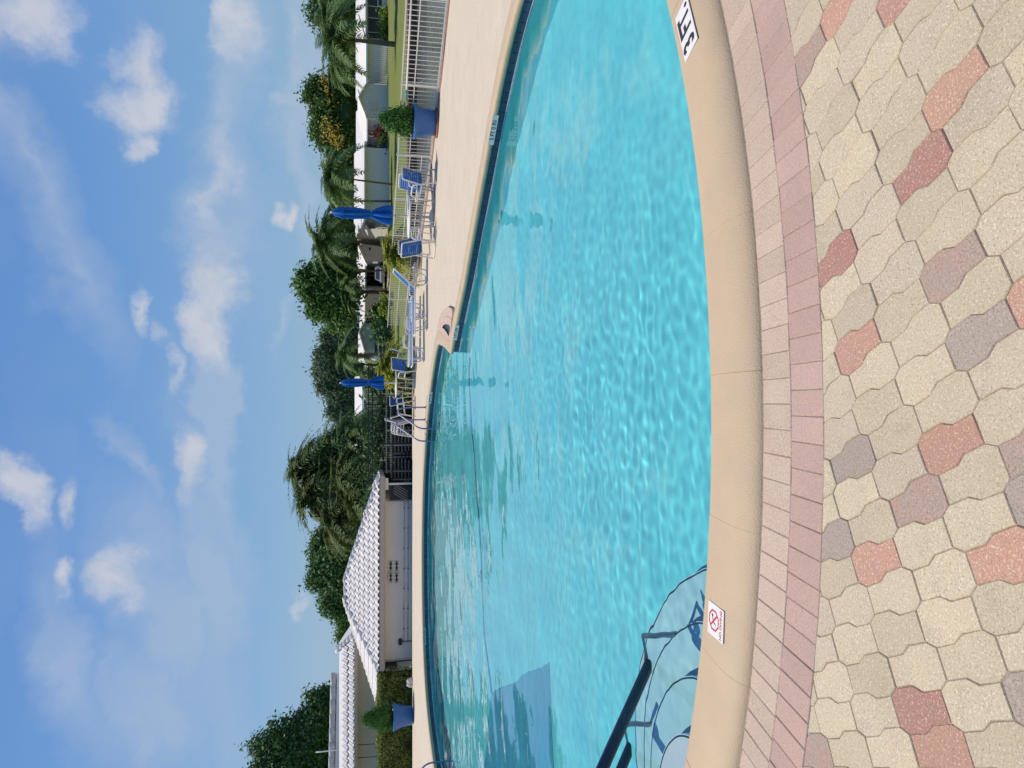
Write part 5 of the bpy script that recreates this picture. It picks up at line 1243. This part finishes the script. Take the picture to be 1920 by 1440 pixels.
# ================================================================== HOUSES ACROSS THE LAKE
def hbox(parent, name, mat, y0, y1, v0, v1, Y, depth, dy=0.0):
    a = PD(v0, y0, Y); b = PD(v1, y1, Y); x0, x1 = min(a.x, b.x), max(a.x, b.x); z0, z1 = min(a.z, b.z), max(a.z, b.z)
    return MB().box(((x0 + x1) / 2, Y + depth / 2 + dy, (z0 + z1) / 2), (x1 - x0, depth, z1 - z0)).build(name, mat, parent)
def slant_wall(parent, name, mat, y0, Y0, y1, Y1, z0, z1, th=.2):
    a = PD(700, y0, Y0); b = PD(700, y1, Y1); d = b - a; d.z = 0
    return MB().box(((a.x + b.x) / 2, (a.y + b.y) / 2, (z0 + z1) / 2), (d.length, th, z1 - z0), rz=math.atan2(d.y, d.x)).build(name, mat, parent)
def slant_roof(parent, y0, Y0, y1, Y1, ze, zr, back, mat=M_ROOFW, over=.5):
    a = PD(700, y0, Y0); b = PD(700, y1, Y1); d = b - a; d.z = 0; d.normalize(); n = Vector((-d.y, d.x, 0)); n = n if n.y < 0 else -n
    e0 = Vector((a.x, a.y, ze)) + n * over - d * .3; e1 = Vector((b.x, b.y, ze)) + n * over + d * .3; r0 = e0 - n * back + Vector((0, 0, zr - ze)); r1 = e1 - n * back + Vector((0, 0, zr - ze))
    P = [e0, e1, r1, r0]; V = P + [p - Vector((0, 0, .15)) for p in P]; m = MB(); m.add(V, [(0, 1, 2, 3), (7, 6, 5, 4), (0, 4, 5, 1), (1, 5, 6, 2), (2, 6, 7, 3), (3, 7, 4, 0)]); return m.build('roof', mat, parent)
def slope_roof(parent, y0, y1, ve, vr, Y, depth, mat=M_ROOFW, name='roof', over=.35, hip=(0, 0)):
    """eave at ve in front, ridge at vr half way back"""
    a = PD(ve, y0, Y); b = PD(ve, y1, Y); Yr = Y + depth / 2; r0 = PD(vr, y0, Yr); z_e = a.z; z_r = r0.z; x0, x1 = max(a.x, b.x), min(a.x, b.x); t = .16
    P = [(x0, Y - over, z_e), (x1, Y - over, z_e), (x1 + hip[1], Yr, z_r), (x0 - hip[0], Yr, z_r), (x0, Y + depth + over, z_e), (x1, Y + depth + over, z_e)]
    V = P + [(p[0], p[1], p[2] - t) for p in P]
    Fs = [(0, 1, 2, 3), (3, 2, 5, 4), (0, 3, 4), (1, 5, 2), (6, 9, 8, 7), (9, 10, 11, 8), (0, 6, 7, 1), (4, 5, 11, 10), (0, 4, 10, 6), (1, 7, 11, 5)]
    b = MB(); b.add(V, Fs); return b.build(name, mat, parent)
def gable_front(parent, y0, y1, ya, ve, va, vb, Y, depth, wmat, rmat=M_ROOFW, over=.4):
    e0 = PD(ve, y0, Y); e1 = PD(ve, y1, Y); ap = PD(va, ya, Y); b0 = PD(vb, y0, Y); zb = ZG - .1; zl = PD(max(ve, va) + 0, y0, Y).z
    poly = [(e0.x, zb), (e1.x, zb), (e1.x, e1.z - .05), (ap.x, ap.z - .08), (e0.x, e0.z - .05)]
    V = [(p[0], Y, p[1]) for p in poly] + [(p[0], Y + depth, p[1]) for p in poly]; n = 5
    b = MB(); b.add(V, [tuple(range(n)), tuple(range(2 * n - 1, n - 1, -1))] + [(i, n + i, n + (i + 1) % n, (i + 1) % n) for i in range(n)]); b.build('gable_wall', wmat, parent)
    for s, e in ((1, e0), (-1, e1)):
        d = Vector((e.x - ap.x, 0, e.z - ap.z)); d2 = d.normalized(); tip = Vector((e.x, 0, e.z)) + d2 * .35; t = .13
        P = [(ap.x, Y - over, ap.z), (tip.x, Y - over, tip.z), (tip.x, Y + depth, tip.z), (ap.x, Y + depth, ap.z)]; V = P + [(p[0], p[1], p[2] - t) for p in P]
        b = MB(); b.add(V, [(0, 1, 2, 3), (7, 6, 5, 4), (0, 4, 5, 1), (1, 5, 6, 2), (2, 6, 7, 3), (3, 7, 4, 0)]); b.build('roof_slope', rmat, parent)
    
def window(parent, y0, y1, v0, v1, Y, nx=2, ny=2, mat=M_GLASS, frame=M_WHITE):
    f = hbox(parent, 'window', frame, y0, y1, v0, v1, Y - .06, .10)
    ww = (y1 - y0) / nx; hh = (v1 - v0) / ny
    for i in range(nx):
        for j in range(ny): hbox(f, 'pane', mat, y0 + ww * (i + .1), y0 + ww * (i + .9), v0 + hh * (j + .1), v0 + hh * (j + .9), Y - .085, .04)
    return f
h = empty('porch_house'); tag(h, 'white house with a dark screened porch and teal gutter at the right edge', 'house', 'white houses across the lake'); Yh = 93
hbox(h, 'wall', M_WALLW, -160, 77, 686, 726, Yh + .4, 9); hbox(h, 'rear_wall', M_WALLW, 77, 157, 686, 726, Yh + 6, 3)
slant_wall(h, 'garage_wall', M_WALLW, 79, Yh - 6.0, 157, Yh - 1.6, ZG - .1, 1.5); slant_roof(h, 79, Yh - 6.0, 157, Yh - 1.6, 1.48, 2.45, 5.5); slant_wall(h, 'gutter', M_TEAL, 78, Yh - 6.9, 157.5, Yh - 2.3, 1.34, 1.50, .08)
slope_roof(h, -165, 158, 685.5, 667, Yh, 10)
hbox(h, 'gutter', M_WALLG, -160, 77, 685.2, 688.4, Yh - .45, .12)
hbox(h, 'porch_screen', M_SCREEN, -60, 72, 690.5, 716, Yh + .28, .1)
for y in (-30, 12, 34, 61, 72.5): hbox(h, 'porch_post', M_WHITE, y - .8, y + .8, 689, 717, Yh + .15, .12)
hbox(h, 'screen_mullion', M_WHITE, -60, 12, 708, 709.5, Yh + .2, .08)
hbox(h, 'knee_wall', M_WALLW, -60, 76, 716.3, 725, Yh + .1, .25)
for k in range(20):
    q = (k + .5) / 20; a = PD(700, 79, Yh - 6.0).lerp(PD(700, 157, Yh - 1.6), q); MB().box((a.x - .09, a.y - .09, .2), (.07, .07, 2.3), rz=-.85).build('wall_batten', M_WHITE, h)
h = empty('grey_gable_house'); tag(h, 'house whose shaded sage gable faces the lake, left of the garage', 'house', 'white houses across the lake'); Yh = 88
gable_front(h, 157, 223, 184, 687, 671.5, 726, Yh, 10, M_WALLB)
window(h, 188, 208, 693, 708, Yh, 1, 1, M_WALLB, M_WALLB); 
fr = hbox(h, 'shutter', M_WALLG, 190, 206, 694, 707, Yh - .12, .08)
for k in range(6): hbox(fr, 'louver', M_WALLB, 191, 205, 695 + k * 2, 696.1 + k * 2, Yh - .16, .05)
hbox(h, 'side_wall', M_WALLW, 224, 271, 687, 726, Yh + 6, 3); slant_wall(h, 'side_wall', M_WALLW, 223, Yh - .6, 270, Yh + 2.6, ZG - .1, 1.45); slant_roof(h, 223, Yh - .6, 270, Yh + 2.6, 1.45, 2.5, 5); hbox(h, 'recess_wall', M_WALLG, 271, 352, 687, 726, Yh + 4.0, 5)
slope_roof(h, 186, 272, 687.5, 667.5, Yh + 3.4, 9); slope_roof(h, 268, 352, 684, 664, Yh + 1.6, 9, over=.8)
hbox(h, 'fascia', M_FASCIA, 270, 352, 684.2, 687.5, Yh + .75, .1)
window(h, 241, 255.5, 691, 704.5, Yh + .9, 2, 2)
h = empty('carport_house'); tag(h, 'white house between the slim palms and the tall umbrella', 'house', 'white houses across the lake'); Yh = 92
hbox(h, 'wall', M_WALLW, 352, 405, 686, 712, Yh + 4, 4); slant_wall(h, 'wall', M_WALLW, 354, Yh - 3.4, 407, Yh - .2, -.35, 1.45); slant_roof(h, 354, Yh - 3.4, 407, Yh - .2, 1.48, 2.6, 5); hbox(h, 'lower_screen', M_SCREEN, 330, 354, 711.5, 723.5, Yh + .5, .2); slant_wall(h, 'lower_screen', M_SCREEN, 354, Yh - 3.3, 407, Yh - .1, ZG - .1, -.36, .1)
for y in (338, 352, 366, 377, 390): hbox(h, 'screen_post', M_WHITE, y - .5, y + .5, 710, 725, Yh + .4, .1)
slope_roof(h, 350, 406, 683.5, 663.5, Yh, 9); hbox(h, 'fascia', M_FLAGGREY, 350, 406, 683.5, 687, Yh - .1, .1)
# garden things on that lawn
gc = empty('garden_chair', gz(724, 305)); tag(gc, 'white iron garden chair on the patio of the recessed wall', 'chair')
for dx in (-.45, .45): MB().box((dx, 0, .55), (.07, .07, 1.1)).build('leg', M_WHITE, gc)
MB().box((0, 0, .5), (.95, .6, .07)).build('seat', M_WHITE, gc); b = MB()
for k in range(4): b.box((-.3 + k * .2, .28, .85), (.05, .05, .7))
b.box((0, .28, 1.2), (.95, .05, .06)); b.build('backrest', M_WHITE, gc)
gs = empty('garden_stand', gz(722, 281)); tag(gs, 'tall thin red and black garden stand against the grey wall', 'plant stand')
MB().box((-.2, 0, 1.0), (.05, .05, 2.0)).build('upright', M_REDP, gs); MB().box((.2, 0, 1.0), (.05, .05, 2.0)).build('upright', M_REDP, gs); MB().box((0, 0, 2.0), (.5, .06, .08)).build('top_bar', M_BLACK, gs); MB().box((0, 0, 1.35), (.5, .05, .06)).build('middle_bar', M_REDP, gs)

# sunlit gable that looks left
h = empty('white_gable_house'); tag(h, 'house with a sunlit white gable wall behind the tall umbrella', 'house', 'white houses across the lake')
P0 = PD(700, 408, 84); dv = Vector((-.10, .995, 0)); P1 = P0 + dv * 10.2; nx_ = Vector((.995, .10, 0)); zE0 = PD(681, 430, 88).z; zA = PD(668, 436, 89).z; zB = ZG - .1
pm = P0 + dv * 5.1; poly = [(P0, zB), (P1, zB), (P1, zE0), (pm, zA), (P0, zE0)]
V = [(p.x, p.y, z) for p, z in poly] + [(p.x + nx_.x * 8, p.y + nx_.y * 8, z) for p, z in poly]; b = MB(); b.add(V, [(0, 1, 2, 3, 4), (9, 8, 7, 6, 5)] + [(i, 5 + i, 5 + (i + 1) % 5, (i + 1) % 5) for i in range(5)]); b.build('gable_wall', M_WALLW, h)
for q, sg in ((P0, -1), (P1, 1)):
    q2 = Vector((q.x, q.y, 0)) + dv * sg * .6; z2 = zE0 - .12; a = Vector((pm.x, pm.y, zA + .12)) - nx_ * .7; c = Vector((q2.x, q2.y, z2)) - nx_ * .7
    P = [a, c, c + nx_ * 9, a + nx_ * 9]; V = P + [p - Vector((0, 0, .14)) for p in P]; b = MB(); b.add(V, [(0, 1, 2, 3), (7, 6, 5, 4), (0, 4, 5, 1), (1, 5, 6, 2), (2, 6, 7, 3), (3, 7, 4, 0)]); b.build('roof_slope', M_ROOFW, h)
wc = P0 + dv * 2.6 - nx_ * .06; wz = PD(697, 418, 87).z
w_ = MB().box((wc.x, wc.y, wz), (.1, 2.2, .9), rz=.1).build('window', M_WHITE, h); MB().box((wc.x - .06, wc.y, wz), (.06, 2.0, .74), rz=.1).build('pane', M_GLASS, w_)
aw = MB(); aw.box((wc.x - .42, wc.y, wz + .62), (.95, 2.5, .05), rz=.1, ry=-.5); aw.build('window_awning', M_WHITE, h)
h = empty('low_white_house'); tag(h, 'white roofed house with a shaded carport behind the leaning palms', 'house', 'white houses across the lake'); Yh = 95
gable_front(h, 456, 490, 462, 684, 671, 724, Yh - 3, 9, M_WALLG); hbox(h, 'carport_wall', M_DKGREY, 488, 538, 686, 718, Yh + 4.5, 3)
slope_roof(h, 462, 541, 684, 669, Yh - 1, 10); 
for y in (497, 516, 537): hbox(h, 'carport_post', M_WALLG, y - .6, y + .6, 684, 722, Yh - .8, .14)
window(h, 463, 470, 691, 696, Yh - 3, 1, 1)
h = empty('small_white_house'); tag(h, 'small white house behind the bowed palms and round bushes', 'house', 'white houses across the lake'); Yh = 94
hbox(h, 'wall', M_WALLG, 541, 596, 682, 724, Yh, 7); hbox(h, 'white_panel', M_WALLW, 570, 585, 697.5, 702.5, Yh - .1, .1); hbox(h, 'white_panel', M_WALLW, 541, 548, 690, 702, Yh - .1, .1)
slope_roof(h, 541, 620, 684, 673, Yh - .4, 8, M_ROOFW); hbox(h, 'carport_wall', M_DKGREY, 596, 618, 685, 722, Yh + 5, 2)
h = empty('slate_gable_house'); tag(h, 'grey gabled house with a white roof behind the parked black car', 'house', 'white houses across the lake'); Yh = 80
gable_front(h, 606, 653, 622, 681, 672, 722, Yh, 9, pmat('slate_siding', (.30, .33, .33), .8, .2, var=.05, scale=3))
hbox(h, 'side_wall', M_WALLW, 653, 672, 682, 720, Yh + 1.2, 7); slope_roof(h, 622, 676, 682, 671.5, Yh + .6, 9)
h = empty('far_left_house'); tag(h, 'white roofed house showing above the black fence', 'house', 'white houses across the lake'); Yh = 64
gable_front(h, 690, 760, 700, 688, 672, 730, Yh, 9, M_WALLG)
hbox(h, 'long_wall', M_WALLW, 755, 905, 677, 726, Yh + 1, 7); slope_roof(h, 705, 910, 679, 665, Yh + .4, 9)
# cars ------------------------------------------------------------
def car(px, Y, L, Hc, rz, paint, label, suv=False):
    c = PD(px[0], px[1], Y); t = empty('parked_car', (c.x, Y, ZG), rz); tag(t, label, 'car', 'cars parked by the houses'); w = 1.75
    k = Hc / 1.45; prof = [(-L / 2, .35), (-L / 2, .75 * k), (-L * .44, .86 * k), (-L * .30, .92 * k), (-L * .18, 1.42 * k), (L * .22, 1.45 * k), (L * .38 if suv else L * .33, .95 * k if not suv else 1.05 * k), (L * .48, .88 * k), (L / 2, .7 * k), (L / 2, .35)]
    ins = [0, 0, .03, .08, .22, .22, .08, .03, 0, 0]
    V = [(x, -w / 2 + i, z) for (x, z), i in zip(prof, ins)] + [(x, w / 2 - i, z) for (x, z), i in zip(prof, ins)]; n = len(prof); b = MB(); b.add(V, [tuple(range(n)), tuple(range(2 * n - 1, n - 1, -1))] + [((i + 1) % n, i, n + i, n + (i + 1) % n) for i in range(n)]); b.build('body', paint, t)
    for s in (-1, 1):
        b = MB(); y0 = s * (w / 2 - .10); y1 = s * (w / 2 - .215); b.add([(-L * .27, y0, .95 * k), (L * .31, y0, .97 * k), (L * .20, y1, 1.38 * k), (-L * .165, y1, 1.36 * k)], [(0, 1, 2, 3)]); o = b.build('side_window', M_GLASS, t); o.location.y = s * .012
    b = MB(); b.add([(-L * .302, -.70, .95 * k), (-L * .302, .70, .95 * k), (-L * .188, .60, 1.38 * k), (-L * .188, -.60, 1.38 * k)], [(0, 1, 2, 3)]); o = b.build('windscreen', M_GLASS, t); o.location.x = -.02
    for sx in (-L * .31, L * .30):
        for s in (-1, 1):
            b = MB(); b.tube([(sx, s * (w / 2 - .2), .33), (sx, s * (w / 2 + .01), .33)], .33, 16); wl = b.build('wheel', M_TYRE, t, True); b = MB(); b.tube([(sx, s * (w / 2), .33), (sx, s * (w / 2 + .02), .33)], .19, 12); b.build('rim', M_FLAGGREY, wl)
    for s in (-.6, .6): MB().box((-L / 2 + .0, s, .72 * k), (.06, .3, .14)).build('headlight', M_WHITE, t)
    return t
car((712, 652), 74, 4.6, 1.75, .25, M_CARB, 'dark parked car in front of the grey gabled house', True)
car((706, 512), 92, 4.3, 1.45, 1.3, M_CARS, 'silver car parked under the shaded carport', False)
car((693, 602), 95, 4.4, 1.5, 1.45, M_CARS, 'silver car beside the small white house behind bushes', False)
# patio slabs by the far houses
tag(MB().box((PD(724, 520, 85).x, 88, ZG + .01), (9, 6, .02)).build('driveway', M_PAD), kind='structure')
mb = MB(); mb.box((PD(722, 305, 87).x, 87.5, ZG + .02), (11, 3, .04)); tag(mb.build('garden_bed', M_PAD), kind='structure')
